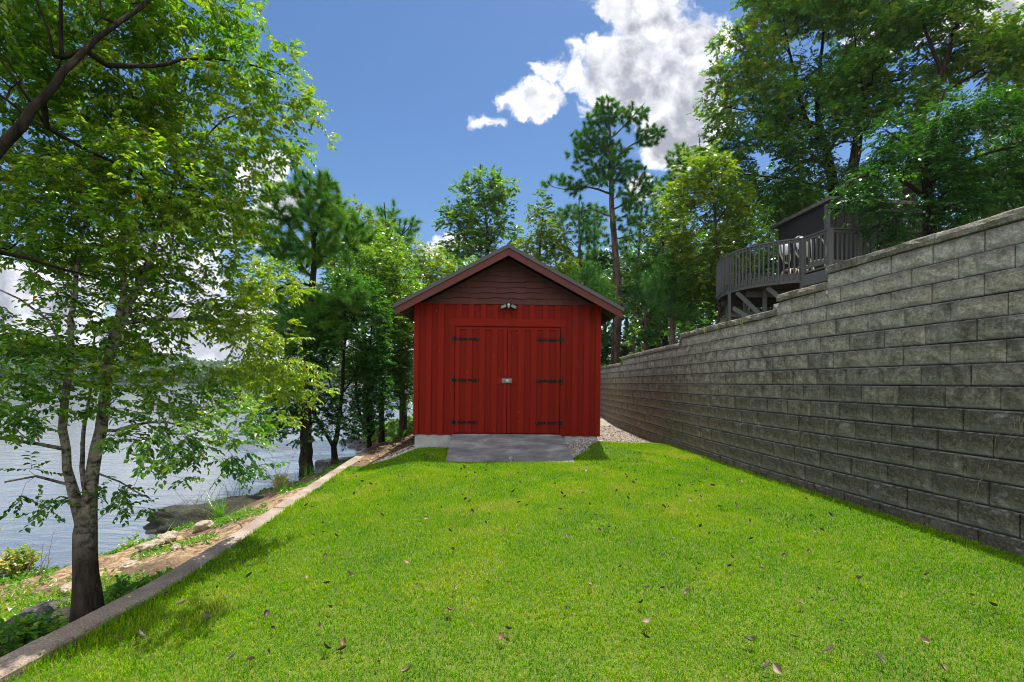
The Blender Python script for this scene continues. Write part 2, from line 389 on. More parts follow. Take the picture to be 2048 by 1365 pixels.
def regmask(o): return t.mapr(t.math('ADD', reg.outputs[o], jit), 0.42, 0.58)
c = t.mix(regmask('Red'), forest, soil); c = t.mix(regmask('Blue'), c, sand); c = t.mix(regmask('Green'), c, grav)
t.set(b.inputs['Base Color'], c); b.inputs['Roughness'].default_value = 0.95
t.set(b.inputs['Normal'], t.bump(t.math('ADD', t.math('ADD', nB, t.math('MULTIPLY', nC, 0.8)), t.math('MULTIPLY', vor.outputs['Distance'], t.math('MULTIPLY', reg.outputs['Green'], 1.2))), 0.8, 0.03))
MAT['ground'] = m

m, t, b = material('lake water'); p = GEO(t)
w1 = t.noise(scalev(t, p, (0.55, 1.5, 1)), 2.2, 4, 0.55, 0.3); w2 = t.noise(scalev(t, p, (0.12, 0.4, 1)), 1.0, 3, 0.5)
b.inputs['Base Color'].default_value = (0.10, 0.12, 0.145, 1); b.inputs['Roughness'].default_value = 0.10
b.inputs['Specular IOR Level'].default_value = 0.9
b.inputs['IOR'].default_value = 1.4
t.set(b.inputs['Normal'], t.bump(t.math('ADD', w1, t.math('MULTIPLY', w2, 0.8)), 0.42, 0.06))
MAT['water'] = m

MAT['grass'] = foliage('lawn grass', [(0.0, (0.022, 0.13, 0.0)), (0.3, (0.10, 0.28, 0.0)), (0.62, (0.205, 0.38, 0.0)), (0.86, (0.30, 0.38, 0.004)), (1.0, (0.46, 0.39, 0.14))], 0.35, 0.004, (1.25, 1.3, 0.3), 0.5)
MAT['weed'] = foliage('bank weeds', [(0.0, (0.0304, 0.1114, 0.0162)), (0.5, (0.1215, 0.2835, 0.0243)), (0.85, (0.3038, 0.3847, 0.0405)), (1.0, (0.6075, 0.405, 0.162))], 0.4, 0.03)
MAT['leafA'] = foliage('birch leaves', [(0.0, (0.020, 0.085, 0.010)), (0.35, (0.062, 0.20, 0.010)), (0.7, (0.165, 0.31, 0.012)), (0.97, (0.29, 0.36, 0.02)), (1.0, (0.50, 0.17, 0.025))], 0.52, 0.045)
MAT['leafB'] = foliage('elm leaves', [(0.0, (0.022, 0.09, 0.010)), (0.4, (0.075, 0.22, 0.012)), (0.75, (0.17, 0.32, 0.014)), (1.0, (0.30, 0.37, 0.025))], 0.52, 0.045)
MAT['leafD'] = foliage('dark broad leaves', [(0.0, (0.0144, 0.0648, 0.0144)), (0.5, (0.0396, 0.144, 0.0216)), (1.0, (0.117, 0.234, 0.0324))], 0.42, 0.025)
MAT['leafM'] = foliage('mid green leaves', [(0.0, (0.029, 0.1035, 0.0207)), (0.5, (0.0931, 0.2173, 0.029)), (1.0, (0.2691, 0.3622, 0.0455))], 0.45, 0.05)
MAT['leafY'] = foliage('yellow green leaves', [(0.0, (0.040, 0.115, 0.012)), (0.5, (0.115, 0.215, 0.018)), (1.0, (0.26, 0.31, 0.04))], 0.48, 0.06)
MAT['leafH'] = foliage('deep green leaflets', [(0.0, (0.01, 0.05, 0.01)), (0.5, (0.0312, 0.1125, 0.0175)), (1.0, (0.0938, 0.2063, 0.025))], 0.40, 0.035)
MAT['leafO'] = foliage('oak leaves', [(0.0, (0.0252, 0.1058, 0.0252)), (0.5, (0.0806, 0.2142, 0.0353)), (0.85, (0.2142, 0.315, 0.0403)), (1.0, (0.3528, 0.3276, 0.0504))], 0.42, 0.06)
MAT['needle'] = foliage('pine needles', [(0.0, (0.0245, 0.1032, 0.0149)), (0.5, (0.0734, 0.2295, 0.0233)), (0.9, (0.1833, 0.3442, 0.0319)), (1.0, (0.4399, 0.2754, 0.0532))], 0.25, 0.03)
MAT['needleD'] = foliage('dark needles', [(0.0, (0.019, 0.0849, 0.0173)), (0.5, (0.0508, 0.1821, 0.0277)), (1.0, (0.143, 0.3186, 0.0382))], 0.25, 0.025)
MAT['farwood'] = foliage('far wood', [(0.0, (0.026, 0.065, 0.0234)), (0.5, (0.052, 0.1105, 0.0325)), (1.0, (0.117, 0.169, 0.0455))], 0.3, 0.03)
MAT['birchbark'] = bark('pale peeling bark', (0.018, 0.014, 0.012), (0.070, 0.055, 0.044), 22, (0.25, 0.225, 0.195))
MAT['bark'] = bark('grey brown bark', (0.025, 0.019, 0.015), (0.10, 0.08, 0.062))
MAT['barkdark'] = bark('dark bark', (0.010, 0.008, 0.006), (0.042, 0.032, 0.023))
MAT['pinebark'] = bark('pine bark', (0.035, 0.026, 0.022), (0.17, 0.125, 0.10), 8)
MAT['vine'] = bark('dry vine', (0.16, 0.13, 0.09), (0.34, 0.29, 0.22), 30)
for k, c in {'tan': (0.21, 0.145, 0.095), 'brown': (0.035, 0.020, 0.013), 'rust': (0.13, 0.045, 0.02), 'grey': (0.27, 0.23, 0.20)}.items():
    m, t, b = material(k + ' dry leaf'); t.set(b.inputs['Base Color'], t.mix(t.noise(OBJ(t), 60, 4, 0.7), [x * 0.6 for x in c], [x * 1.25 for x in c])); b.inputs['Roughness'].default_value = 0.6
    MAT[k] = m

# ------------------------------------------------------------------ ground, water, kerb
def xw(y): return np.interp(y, [-4, 0, 2, 4, 5, 6, 7, 8.5, 10.7, 13, 16.4, 20, 27], [5.7, 4.95, 4.58, 4.22, 4.06, 3.94, 3.86, 3.79, 3.74, 3.75, 3.82, 3.92, 4.2])   # retaining wall face at eye height
def xk(y): return np.interp(y, [-4, 0, 2.5, 3.7, 4.8, 5.8, 7.8, 9.5, 11.2, 12.2], [-2.8, -2.70, -2.62, -2.52, -2.55, -2.64, -2.77, -2.90, -3.02, -3.05])   # lawn side of the kerb
def xs(y): return np.interp(y, [-300, -5, 0, 3, 5.4, 7, 9, 10, 12, 14, 16, 18, 21, 24, 28, 34, 40, 60, 100, 200, 1000],
                            [-30, -7, -6.2, -5.9, -5.6, -5.0, -5.0, -4.9, -4.35, -4.0, -4.6, -5.6, -6.2, -6.3, -5.6, -4.5, -3, 2, 20, 80, 400])   # shoreline
STEPS = [(6.2, 7), (7.15, 6), (10.75, 5), (16.4, 4), (99, 3)]       # courses above eye height: (to this y, courses)
BH = 0.203
def wtop(y): return np.interp(y, [0, 6.2, 7.15, 8, 10.75, 12, 16.4, 18, 27], [7, 7, 6.4, 5.6, 5.2, 4.5, 4.1, 3.4, 3.0]) * BH
def height(x, y):
    x, y = np.asarray(x, float), np.asarray(y, float)
    a = np.interp(y, [4, 8.5], [0.3, 1.5])
    d = 1.33 + 0.218 * sstep(-x, a, 2.68) + 0.06 * sstep(-y, -5.0, -2.0)
    d = d - 0.16 * np.exp(-((x - 1.75) / 0.75) ** 2 - ((y - 9.8) / 0.9) ** 2) - 0.07 * np.exp(-((x + 1.5) / 0.5) ** 2 - ((y - 9.3) / 0.7) ** 2)
    d = d - 0.12 * np.exp(-((x - 1.5) / 0.4) ** 2 - ((y - 9.4) / 0.35) ** 2)
    d = d + 0.02 * fbm(x, y, 0.5, 3, 3) * sstep(x - xk(y), 0.0, 0.5)
    back = 1.38 + 0.05 * sstep(x, 2.2, 3.6) - 0.14 * sstep(y, 15, 20)
    d = d + (back - d) * sstep(y, 10.3, 11.8) * sstep(x, -2.2, -1.4)
    left = 1.50 + 0.03 * fbm(x, y, 1.2, 5, 3)
    d = d + (left - d) * sstep(y, 10, 12) * sstep(-x, 1.5, 2.2)
    up = -0.6 - 0.02 * (y - 26) - 0.05 * np.clip(x, 0, 60) * sstep(y, 24, 40)
    d = d + (np.maximum(up, -9) - d) * sstep(y, 20, 28) * sstep(x, -2.5, 2.0)
    # bank down to the lake
    e = np.where(y < 12.2, xk(y) - 0.16, np.interp(y, [12.2, 16, 60], [-3.0, -2.6, 4]))
    sh = xs(y) + 0.25 * fbm(x, y, 0.9, 9, 3)
    tt = np.clip((e - x) / np.maximum(e - sh, 0.3), 0, None)
    bank = 1.70 + 0.62 * np.clip(tt, 0, 1) ** 1.2 + 0.5 * np.clip(tt - 1, 0, 3) + (0.10 * fbm(x, y, 1.1, 2, 4) + 0.07 * fbm(x, y, 3.3, 12, 3)) * sstep(tt, 0.0, 0.2)
    d = np.where(x < e, np.maximum(bank, d), d)
    d = np.minimum(d, 4.5)
    # ground held by the wall, and the wooded slope behind it
    hill = -(wtop(y) - 0.10) - 0.07 * np.clip(x - xw(y), 0, 30) + 0.03 * fbm(x, y, 0.7, 4, 3)
    k = sstep(x - xw(y), 0.30, 0.52) * sstep(-y, -26.5, -25.5)
    d = d + (hill - d) * k
    z = CZ - d
    r = np.hypot(x, y)
    far = sstep(r + 60 * fbm(x, y, 0.004, 1, 3), 430, 620)
    z = np.where((x < xs(y)) , z + far * (4 + 20 * (0.6 + fbm(x, y, 0.006, 6, 3))), z)
    return z
ax = np.concatenate([np.arange(-1200, -60, 30), np.arange(-60, -9, 4), np.arange(-8.5, 6.2, 0.11), np.arange(6.3, 30, 0.8), np.arange(31, 1000, 32)])
ay = np.concatenate([np.arange(-300, -8, 24), np.arange(-7, 0, 0.5), np.arange(0, 14, 0.11), np.arange(14, 30, 0.3), np.arange(30, 80, 2), np.arange(80, 1250, 26)])
GX, GY = np.meshgrid(ax, ay); GX, GY = GX.ravel(), GY.ravel()
GZ = height(GX, GY)
def ylim(x): return np.interp(x, [-3, -2.7, -2.0, -1.0, 1.05, 1.15, 1.5, 2.1, 2.7, 3.3, 4.0], [8.6, 8.85, 9.25, 9.45, 9.45, 8.5, 9.0, 9.9, 10.8, 11.3, 11.0])
lawn = ((GX > xk(GY) - 0.05) & (GX < xw(GY) + 0.3) & (GY < ylim(GX))).astype(float)
grav = ((GY > 8.3) & (GY < 24) & (((GX > 1.0) & (GX < 4.2)) | ((GX < -1.5) & (GX > -2.45 + (GY - 9.3) * 0.12) & (GY < 13))) & (GY >= ylim(GX))).astype(float)
sandm = ((GX < xk(GY)) & (GX > xs(GY) - 0.1)).astype(float) * np.clip(0.42 * sstep(GY, 3.8, 5.0) * sstep(-GY, -9.0, -7.6) + 0.20 + 0.8 * fbm(GX, GY, 1.2, 8, 4), 0, 1) * (GY < 12)
nx, ny = len(ax), len(ay)
i = np.arange(nx * ny).reshape(ny, nx)
q = np.stack([i[:-1, :-1], i[:-1, 1:], i[1:, 1:], i[1:, :-1]], -1).reshape(-1, 4)
me = mesh_np('ground', np.stack([GX, GY, GZ], 1), [q], True, {'reg': np.stack([lawn, grav, sandm], 1)})
tag(link('ground', me, MAT['ground']), 'grassy yard, sandy bank and wooded ground around the red shed', 'ground', kind='structure')

ws = 1400
me = mesh_np('lake_water', np.array([[-ws, -400, 0], [500, -400, 0], [500, ws, 0], [-ws, ws, 0]], float), [np.array([[0, 1, 2, 3]])])
tag(link('lake_water', me, MAT['water']), 'rippled pale grey blue lake beside the grassy bank', 'lake', kind='structure')

# concrete kerb, in poured lengths
kb = MB(); ys = np.linspace(-2.5, 12.2, 99); zt = CZ - 1.545
J = [0.9, 3.0, 6.02, 8.35, 10.6]
segs = np.split(ys, [np.searchsorted(ys, j) for j in J])
for sgi, sg in enumerate(segs):
    if sgi: sg = np.concatenate([[segs[sgi - 1][-1] + 0.008], sg])
    vs, fs = [], []
    for y in sg:
        x = float(xk(y)); wob = 0.006 * float(vn(y, 0, 3.0)); zz = zt + 0.008 * float(vn(y, 5, 1.3)) + (0.004 if sgi % 2 else 0)
        for dx, dz in ((0.0, -0.3), (0.0, -0.012), (-0.012, 0), (-0.188, 0.002), (-0.20, -0.012), (-0.20, -0.4)):
            vs.append((x + dx + wob, y, zz + dz))
    k = 6
    for a in range(len(sg) - 1):
        for j in range(k - 1): fs.append((a * k + j, (a + 1) * k + j, (a + 1) * k + j + 1, a * k + j + 1))
    fs += [tuple(range(k)), tuple(range((len(sg) - 1) * k, len(sg) * k))[::-1]]
    kb.add(vs, fs, sgi * 0.2)
tag(kb.build('concrete_kerb', MAT['kerb'], org=(-2.7, 5, zt)), 'long low concrete kerb between the lawn and the sandy bank', 'kerb')

# ------------------------------------------------------------------ retaining wall
wl = empty('retaining_wall', (4.3, 4, CZ - 1.4), 'long weathered grey concrete block retaining wall stepping down beside the lawn', 'retaining wall')
yy_ = np.linspace(-3.5, 26, 1200); arc = np.concatenate([[0], np.cumsum(np.hypot(np.diff(yy_), np.diff(xw(yy_))))])
def y_at(s): return float(np.interp(s, arc, yy_))
def face_pt(y, z, out=0.0):      # point on the wall face; it leans back with height
    e = 0.05; tx = float(xw(y + e) - xw(y - e)); L = math.hypot(tx, 2 * e); nxn, nyn = -2 * e / L, tx / L
    return np.array([float(xw(y)) + nxn * out, y + nyn * out, z])
def courses_at(y):
    for ymax, c in STEPS:
        if y <= ymax: return c
BV, BF, BR, BHH = [], [], [], []; nb = 0
BL = 0.457
for k in range(-8, 7):
    zb = CZ + k * BH; back = 0.0262 * (k + 0.5)
    s0 = (0.0 if k % 2 else BL / 2) + 0.03 * random.uniform(-1, 1)
    while s0 < arc[-1] - BL:
        ya, yb = y_at(s0), y_at(s0 + BL - 0.008); s0 += BL
        if k >= courses_at((ya + yb) / 2 - (0.12 if k < 6 else 0)): continue
        nu, nv = (7, 5) if ya < 9 else (4, 3)
        tilt = random.uniform(-0.004, 0.004); oo = random.uniform(-0.006, 0.006); zj = random.uniform(-0.002, 0.002)
        vs = []
        for j in range(nv):
            for i_ in range(nu):
                u, v = i_ / (nu - 1), j / (nv - 1)
                edge = 0.017 if i_ in (0, nu - 1) or j in (0, nv - 1) else 0.0
                uu = u if i_ not in (0, nu - 1) else u + (0.004 if i_ == 0 else -0.004)
                y = ya + (yb - ya) * uu; z = zb + zj + 0.003 + (BH - 0.010) * v
                o = -back - edge + oo + tilt * (u - .5) * 4 + (random.uniform(-0.007, 0.007) if not edge else random.uniform(-0.003, 0.002))
                vs.append(face_pt(y, z, o))
        nfr = len(vs); hh_ = [j / (nv - 1) for j in range(nv) for i_ in range(nu)]
        rim = [i_ for i_ in range(nu)] + [j * nu + nu - 1 for j in range(1, nv)] + [(nv - 1) * nu + i_ for i_ in range(nu - 2, -1, -1)] + [j * nu for j in range(nv - 2, 0, -1)]
        for r_ in rim:
            p = vs[r_]; vs.append(p + (face_pt(p[1], 0, -0.16) - face_pt(p[1], 0, 0)))
        fs = [(j * nu + i_, j * nu + i_ + nu, j * nu + i_ + nu + 1, j * nu + i_ + 1) for j in range(nv - 1) for i_ in range(nu - 1)]
        L_ = len(rim)
        fs += [(rim[a], rim[(a + 1) % L_], nfr + (a + 1) % L_, nfr + a) for a in range(L_)]
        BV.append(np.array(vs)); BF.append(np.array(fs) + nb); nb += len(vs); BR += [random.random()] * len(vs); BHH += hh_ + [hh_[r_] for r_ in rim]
o0 = np.array(wl.location)
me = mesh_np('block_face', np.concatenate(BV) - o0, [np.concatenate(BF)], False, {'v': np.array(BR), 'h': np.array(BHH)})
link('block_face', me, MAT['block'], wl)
# dark soil and core behind the joints
cb = MB()
for k in range(-8, 7):
    zb = CZ + k * BH
    ysq = [y for y in np.linspace(-3.4, 25.8, 60) if k < courses_at(y - 0.25)]
    vs = [face_pt(y, z, -0.0262 * (k + .5) - d) for y in ysq for (z, d) in ((zb, 0.05), (zb + BH - 0.003, 0.05), (zb + BH - 0.003, 0.30), (zb, 0.30))]
    fs = [(a * 4 + j, a * 4 + (j + 1) % 4, a * 4 + 4 + (j + 1) % 4, a * 4 + 4 + j) for a in range(len(ysq) - 1) for j in range(4)] + [(0, 1, 2, 3), tuple(len(vs) - 1 - q_ for q_ in range(4))]
    cb.add(vs, fs, 0.1)
cb.build('core', MAT['block'], wl)
yst = -3.4
for ymax, c in STEPS:
    ye = min(ymax, 25.8); zc = CZ + c * BH + 0.001; back = 0.0262 * c
    cp = MB(); y = yst
    while y < ye - 0.05:
        y1 = min(y + 0.455, ye)
        if ye - y1 < 0.12: y1 = ye
        jj = random.uniform(-0.004, 0.004); n_ = 5; prof = [(-0.30, 0), (-0.005, 0), (0.022, 0.006), (0.028, 0.05), (0.020, 0.092), (0.0, 0.104), (-0.16, 0.106), (-0.30, 0.102)]
        vs = []
        for a in range(n_):
            yq = y + 0.002 + (y1 - y - 0.004) * a / (n_ - 1)
            for (d, h) in prof:
                rr = random.uniform(-0.006, 0.006)
                vs.append(face_pt(yq, zc + h + jj + (rr * 0.7 if h > 0.02 else 0), -back + d + rr))
        P_ = len(prof)
        fs = [(a * P_ + j, a * P_ + (j + 1) % P_, a * P_ + P_ + (j + 1) % P_, a * P_ + P_ + j) for a in range(n_ - 1) for j in range(P_)] + [tuple(range(P_)), tuple(range((n_ - 1) * P_, n_ * P_))[::-1]]
        cp.add(vs, fs); y = y1
    cp.build('cap_stones', MAT['cap'], wl)
    yst = ye + 0.01

# ------------------------------------------------------------------ red shed
Y0 = 9.43
def sx_(px): return (px - 1013) / 102.5
def sz_(py): return CZ + (766 - py) / 102.5
zF, zE = CZ - 1.03, CZ + 1.54
shed = empty('shed', (0, Y0, zF), 'red board and batten shed with black strap hinges and brown gable at the lawn end', 'shed')
XL, XR, YB = -1.82, 1.83, 14.3
MB().box((XL + 0.03, Y0 + 0.03, zF - 0.42), (XR - 0.05, YB - 0.03, zF - 0.002)).build('foundation', MAT['slab'], shed, bevel=0.006)
fw = MB(); fw.box((XL, Y0 + 0.026, zF), (XR, Y0 + 0.06, zE + 0.02), 0.12)  # backing toned darker than the battens: recess shade put into the colour
for s, x in ((-1, XL), (1, XR)):
    fw.box((x if s < 0 else x - 0.04, Y0 + 0.061, zF), (x + 0.04 if s < 0 else x, YB, zE + 0.02))
    yq = Y0 + 0.2
    while yq < YB:
        fw.box((x - 0.024 if s < 0 else x, yq, zF), (x if s < 0 else x + 0.024, yq + 0.115, zE)); yq += 0.245
fw.box((XL + 0.04, YB - 0.05, zF), (XR - 0.04, YB, zE + 0.02))
xd0, xd1 = sx_(909.5), sx_(1118.5)
zh0, zh1 = sz_(653.5), sz_(638)
for x0, x1 in [(XL, XL + 0.10), (XL + 0.235, XL + 0.345), (XL + 0.47, XL + 0.585), (XR - 0.10, XR), (XR - 0.33, XR - 0.22), (XR - 0.56, XR - 0.45)]:
    fw.box((x0, Y0, zF), (x1, Y0 + 0.024, zE), random.uniform(.5, .95))
for z in range(8):
    px = 886.5 + z * 24.3
    x0 = sx_(px)
    if sx_(897) < x0 < sx_(1118): fw.box((x0, Y0 + 0.001, zh1 + 0.001), (x0 + 0.105, Y0 + 0.024, zE), random.uniform(.6, 1))
for px in (1083, 1107.5): fw.box((sx_(px), Y0 + 0.001, zh1 + 0.001), (sx_(px) + 0.105, Y0 + 0.024, zE), random.uniform(.6, 1))
fw.build('board_wall', MAT['red'], shed, bevel=0.003)
tr = MB()
tr.box((xd0 - 0.11, Y0 - 0.004, zh0), (xd1 + 0.115, Y0 + 0.024, zh1))
tr.box((xd0 - 0.115, Y0 - 0.002, zF), (xd0 - 0.012, Y0 + 0.024, zh0 - 0.002)); tr.box((xd1 + 0.012, Y0 - 0.002, zF), (xd1 + 0.115, Y0 + 0.024, zh0 - 0.002))
tr.build('door_trim', MAT['red'], shed, bevel=0.003)
seam = sx_(1013.5); zb, zt_ = sz_(866.5), sz_(656)
HZ = [sz_(679), sz_(761.5), sz_(845.5)]
for s in (-1, 1):
    dm = MB()
    a, b_ = (xd0, seam - 0.006) if s < 0 else (seam + 0.006, xd1)
    dm.box((a, Y0 + 0.004, zb), (b_, Y0 + 0.022, zt_), 0.05)  # door backing toned dark to paint shade into the recesses
    rec = [(918.5, 930.4), (943.2, 957), (968.9, 981.7), (993.6, 1006.5)] if s < 0 else [(1020.5, 1034.5), (1047.6, 1060.5), (1072.4, 1084.3), (1097, 1110)]
    e = a
    for r0, r1 in rec:
        dm.box((e, Y0 - 0.016, zb), (sx_(r0), Y0 + 0.003, zt_), random.uniform(.5, .9)); e = sx_(r1)
        dm.box((sx_(r0) + 0.0005, Y0 - 0.0155, sz_(660.5)), (e - 0.0005, Y0 + 0.0035, zt_ - 0.001))
    dm.box((e, Y0 - 0.016, zb), (b_, Y0 + 0.003, zt_))
    rr = rec[3] if s < 0 else rec[0]
    dm.box((sx_(rr[0]) + 0.0005, Y0 - 0.0155, sz_(768)), (sx_(rr[1]) - 0.0005, Y0 + 0.0035, sz_(756)))
    door = dm.build('door', MAT['red'], shed, bevel=0.0025)
    for hz in HZ:
        hm = MB(); yf = Y0 - 0.018; hx = xd0 - 0.006 if s < 0 else xd1 + 0.006
        hm.box((min(hx, hx - s * 0.455), yf - 0.006, hz - 0.021), (max(hx, hx - s * 0.455), yf, hz + 0.021))
        hm.tube([(hx - s * 0.455, yf - 0.006, hz), (hx - s * 0.455, yf, hz)], 0.021, 12)
        px0, px1 = sorted((hx + s * 0.008, hx + s * 0.050))
        hm.box((px0, yf - 0.006, hz - 0.068), (px1, yf + 0.013, hz + 0.068))
        hm.tube([(hx, yf - 0.007, hz - 0.045), (hx, yf - 0.007, hz + 0.045)], 0.010, 10)
        hg = hm.build('hinge', MAT['iron'], door, bevel=0.0015)
        for (qx, qz) in [(hx - s * 0.05, hz), (hx - s * 0.25, hz), (hx - s * 0.445, hz), (hx + s * 0.029, hz + 0.05), (hx + s * 0.029, hz - 0.05)]:
            MB().tube([(qx, yf - 0.006, qz), (qx, yf - 0.010, qz)], 0.0085, 8).build('bolt', MAT['steel'], door)
    if s < 0:
        lt = MB(); zl = sz_(762); xl = seam
        lt.box((xl - 0.100, Y0 - 0.026, zl - 0.043), (xl - 0.004, Y0 - 0.017, zl + 0.043)); lt.box((xl + 0.004, Y0 - 0.026, zl - 0.043), (xl + 0.095, Y0 - 0.017, zl + 0.043))
        lt.box((xl - 0.09, Y0 - 0.040, zl - 0.012), (xl + 0.09, Y0 - 0.027, zl + 0.012))
        for q_ in (-0.07, 0.07):
            lt.tube([(xl + q_, Y0 - 0.048, zl - 0.02), (xl + q_, Y0 - 0.048, zl + 0.02)], 0.014, 8)
        lt.build('latch', MAT['steel'], door, bevel=0.002)
        pl = MB(); pl.tube([(xl + 0.004, Y0 - 0.075, zl), (xl + 0.004, Y0 - 0.046, zl)], [0.030, 0.033], 18); pl.tube([(xl + 0.004, Y0 - 0.080, zl), (xl + 0.004, Y0 - 0.0755, zl)], [0.012, 0.014], 12)
        pl.build('padlock', MAT['pale'], door, bevel=0.003)
# roof geometry: ridge and eaves
zA, xA = CZ + 2.605, 0.005
xeL, xeR, zeL, zeR = -2.15, 2.185, CZ + 1.445, CZ + 1.43
def clip(poly, f):
    out = []
    for a in range(len(poly)):
        p, q_ = poly[a], poly[(a + 1) % len(poly)]; fp, fq = f(p), f(q_)
        if fp >= 0: out.append(p)
        if fp * fq < 0:
            t_ = fp / (fp - fq); out.append((p[0] + (q_[0] - p[0]) * t_, p[1] + (q_[1] - p[1]) * t_))
    return out
sl_ = (zA - zeR) / (xeR - xA); und = zA - 0.175
lim = lambda p: (und - sl_ * abs(p[0] - xA)) - p[1]
gb = MB()
bp = clip(clip([(XL, zE + 0.02), (XR, zE + 0.02), (XR, und), (XL, und)], lambda p: und - sl_ * (p[0] - xA) - p[1]), lambda p: und + sl_ * (p[0] - xA) - p[1])
gb.prism([(p[0], Y0 + 0.02, p[1]) for p in bp], (0, 0.04, 0))
z = zE - 0.012; row = 0
while z < und - 0.02:
    x = XL - random.uniform(0, 0.1); prev = 0
    while x < XR:
        w_ = random.choice((0.09, 0.13, 0.17, 0.21)); off = random.choice((0, 0, 0.010, 0.017, 0.024)) if row else 0
        q_ = [(max(x, XL) + 0.001, z + off), (min(x + w_, XR) - 0.001, z + off), (min(x + w_, XR) - 0.001, z + 0.118), (max(x, XL) + 0.001, z + 0.118)]
        q_ = clip(clip(q_, lambda p: und - sl_ * (p[0] - xA) - p[1]), lambda p: und + sl_ * (p[0] - xA) - p[1])
        if len(q_) >= 3 and q_[1][0] > q_[0][0]:
            th = random.uniform(-0.001, 0.001)
            gb.add([(p[0], Y0 - 0.010 + th + (p[1] - z) * 0.19, p[1]) for p in q_] + [(p[0], Y0 + 0.019, p[1]) for p in q_],
                   [tuple(range(len(q_)))] + [(a, (a + 1) % len(q_), len(q_) + (a + 1) % len(q_), len(q_) + a) for a in range(len(q_))])
        x += w_
    z += 0.108; row += 1
gb.build('shingled_gable', MAT['maroon'], shed)
yf, yb = Y0 - 0.36, YB + 0.3
for s in (-1, 1):
    xe, ze = (xeL, zeL) if s < 0 else (xeR, zeR)
    A, E = Vector((xA, 0, zA)), Vector((xe, 0, ze))
    dn = Vector((0, 0, 1)); y_ = lambda p, y, dz=0: (p.x, y, p.z + dz)
    rf = MB()
    rf.add([y_(A, yf - 0.02), y_(E, yf - 0.02), y_(E, yf - 0.02, -0.075), y_(A, yf - 0.02, -0.075), y_(A, yb), y_(E, yb), y_(E, yb, -0.075), y_(A, yb, -0.075)],
           [(0, 1, 2, 3), (4, 7, 6, 5), (0, 4, 5, 1), (3, 2, 6, 7), (1, 5, 6, 2), (0, 3, 7, 4)])
    q0 = yf + 0.2
    while q0 < yb:
        rf.beam(Vector(y_(A, q0, 0.012)), Vector(y_(E, q0, 0.012)), 0.03, 0.022); q0 += 0.4
    rf.build('roof', MAT['metalroof'], shed)
    sf = MB(); E2 = A + (E - A) * 0.985
    sf.add([y_(A, yf + 0.035, -0.078), y_(E2, yf + 0.035, -0.078), y_(E2, yf + 0.035, -0.098), y_(A, yf + 0.035, -0.098), y_(A, yb - 0.02, -0.078), y_(E2, yb - 0.02, -0.078), y_(E2, yb - 0.02, -0.098), y_(A, yb - 0.02, -0.098)],
           [(0, 1, 2, 3), (4, 7, 6, 5), (0, 4, 5, 1), (3, 2, 6, 7), (1, 5, 6, 2), (0, 3, 7, 4)])
    q0 = Y0 + 0.12
    xwall = XL if s < 0 else XR
    while q0 < YB:
        tW = (xwall - xA) / (E.x - xA); p0 = A + (E - A) * (tW + 0.02); p1 = A + (E - A) * 0.965
        sf.beam(Vector(y_(p0, q0, -0.150)), Vector(y_(p1, q0, -0.150)), 0.045, 0.09); q0 += 0.42
    sf.build('soffit', MAT['rafter'], shed)
    fa = MB()
    fa.add([y_(A, yf, -0.077), y_(E2, yf, -0.077), y_(E2, yf, -0.215), y_(A, yf, -0.215), y_(A, yf + 0.032, -0.077), y_(E2, yf + 0.032, -0.077), y_(E2, yf + 0.032, -0.215), y_(A, yf + 0.032, -0.215)],
           [(0, 1, 2, 3), (4, 7, 6, 5), (0, 4, 5, 1), (3, 2, 6, 7), (1, 5, 6, 2), (0, 3, 7, 4)])
    fa.build('fascia', MAT['fascia'], shed, bevel=0.003)
# floodlight under the gable
xf, zf = sx_(1015), sz_(614)
fl = MB(); fl.box((xf - 0.05, Y0 - 0.03, zf - 0.01), (xf + 0.05, Y0 - 0.012, zf + 0.075)); fl.tube([(xf, Y0 - 0.03, zf + 0.03), (xf, Y0 - 0.075, zf + 0.02)], 0.025, 10)
for s in (-1, 1): fl.tube([(xf + s * 0.02, Y0 - 0.06, zf + 0.03), (xf + s * 0.075, Y0 - 0.085, zf + 0.005)], 0.012, 8)
flo = fl.build('floodlight', MAT['iron'], shed, bevel=0.004)
se = MB(); se.tube([(xf, Y0 - 0.080, zf + 0.045), (xf, Y0 - 0.083, zf + 0.02), (xf, Y0 - 0.078, zf - 0.02), (xf, Y0 - 0.07, zf - 0.04)], [0.028, 0.031, 0.026, 0.012], 14); se.build('motion_sensor', MAT['pale'], flo)
for s in (-1, 1):
    for nm, mt, gr, dy in (('lamp_head', 'iron', 0.0, 0.0), ('lens', 'lens', -0.010, -0.006)):
        hm = MB(); c0 = Vector((xf + s * 0.095, Y0 - 0.10 + dy, zf - 0.018)); ux = Vector((0.9, 0.25 * s, -0.35 * s)).normalized(); uz = Vector((0.3 * s, 0.45, 0.85)).normalized(); uy = ux.cross(uz).normalized()
        if uy.y > 0: uy = -uy
        hw, hh = 0.062 + gr, 0.042 + gr
        vs = [c0 + ux * a * hw + uz * b__ * hh + uy * c_ for c_ in ((0.012, -0.022) if nm == 'lamp_head' else (0.0145, 0.011)) for (a, b__) in ((-1, -1), (1, -1), (1, 1), (-1, 1))]
        hm.add(vs, [(0, 1, 2, 3), (7, 6, 5, 4), (0, 4, 5, 1), (1, 5, 6, 2), (2, 6, 7, 3), (3, 7, 4, 0)])
        hm.build(nm, MAT[mt], flo, bevel=0.004)
shed.rotation_euler = (0, R(0.28), 0)

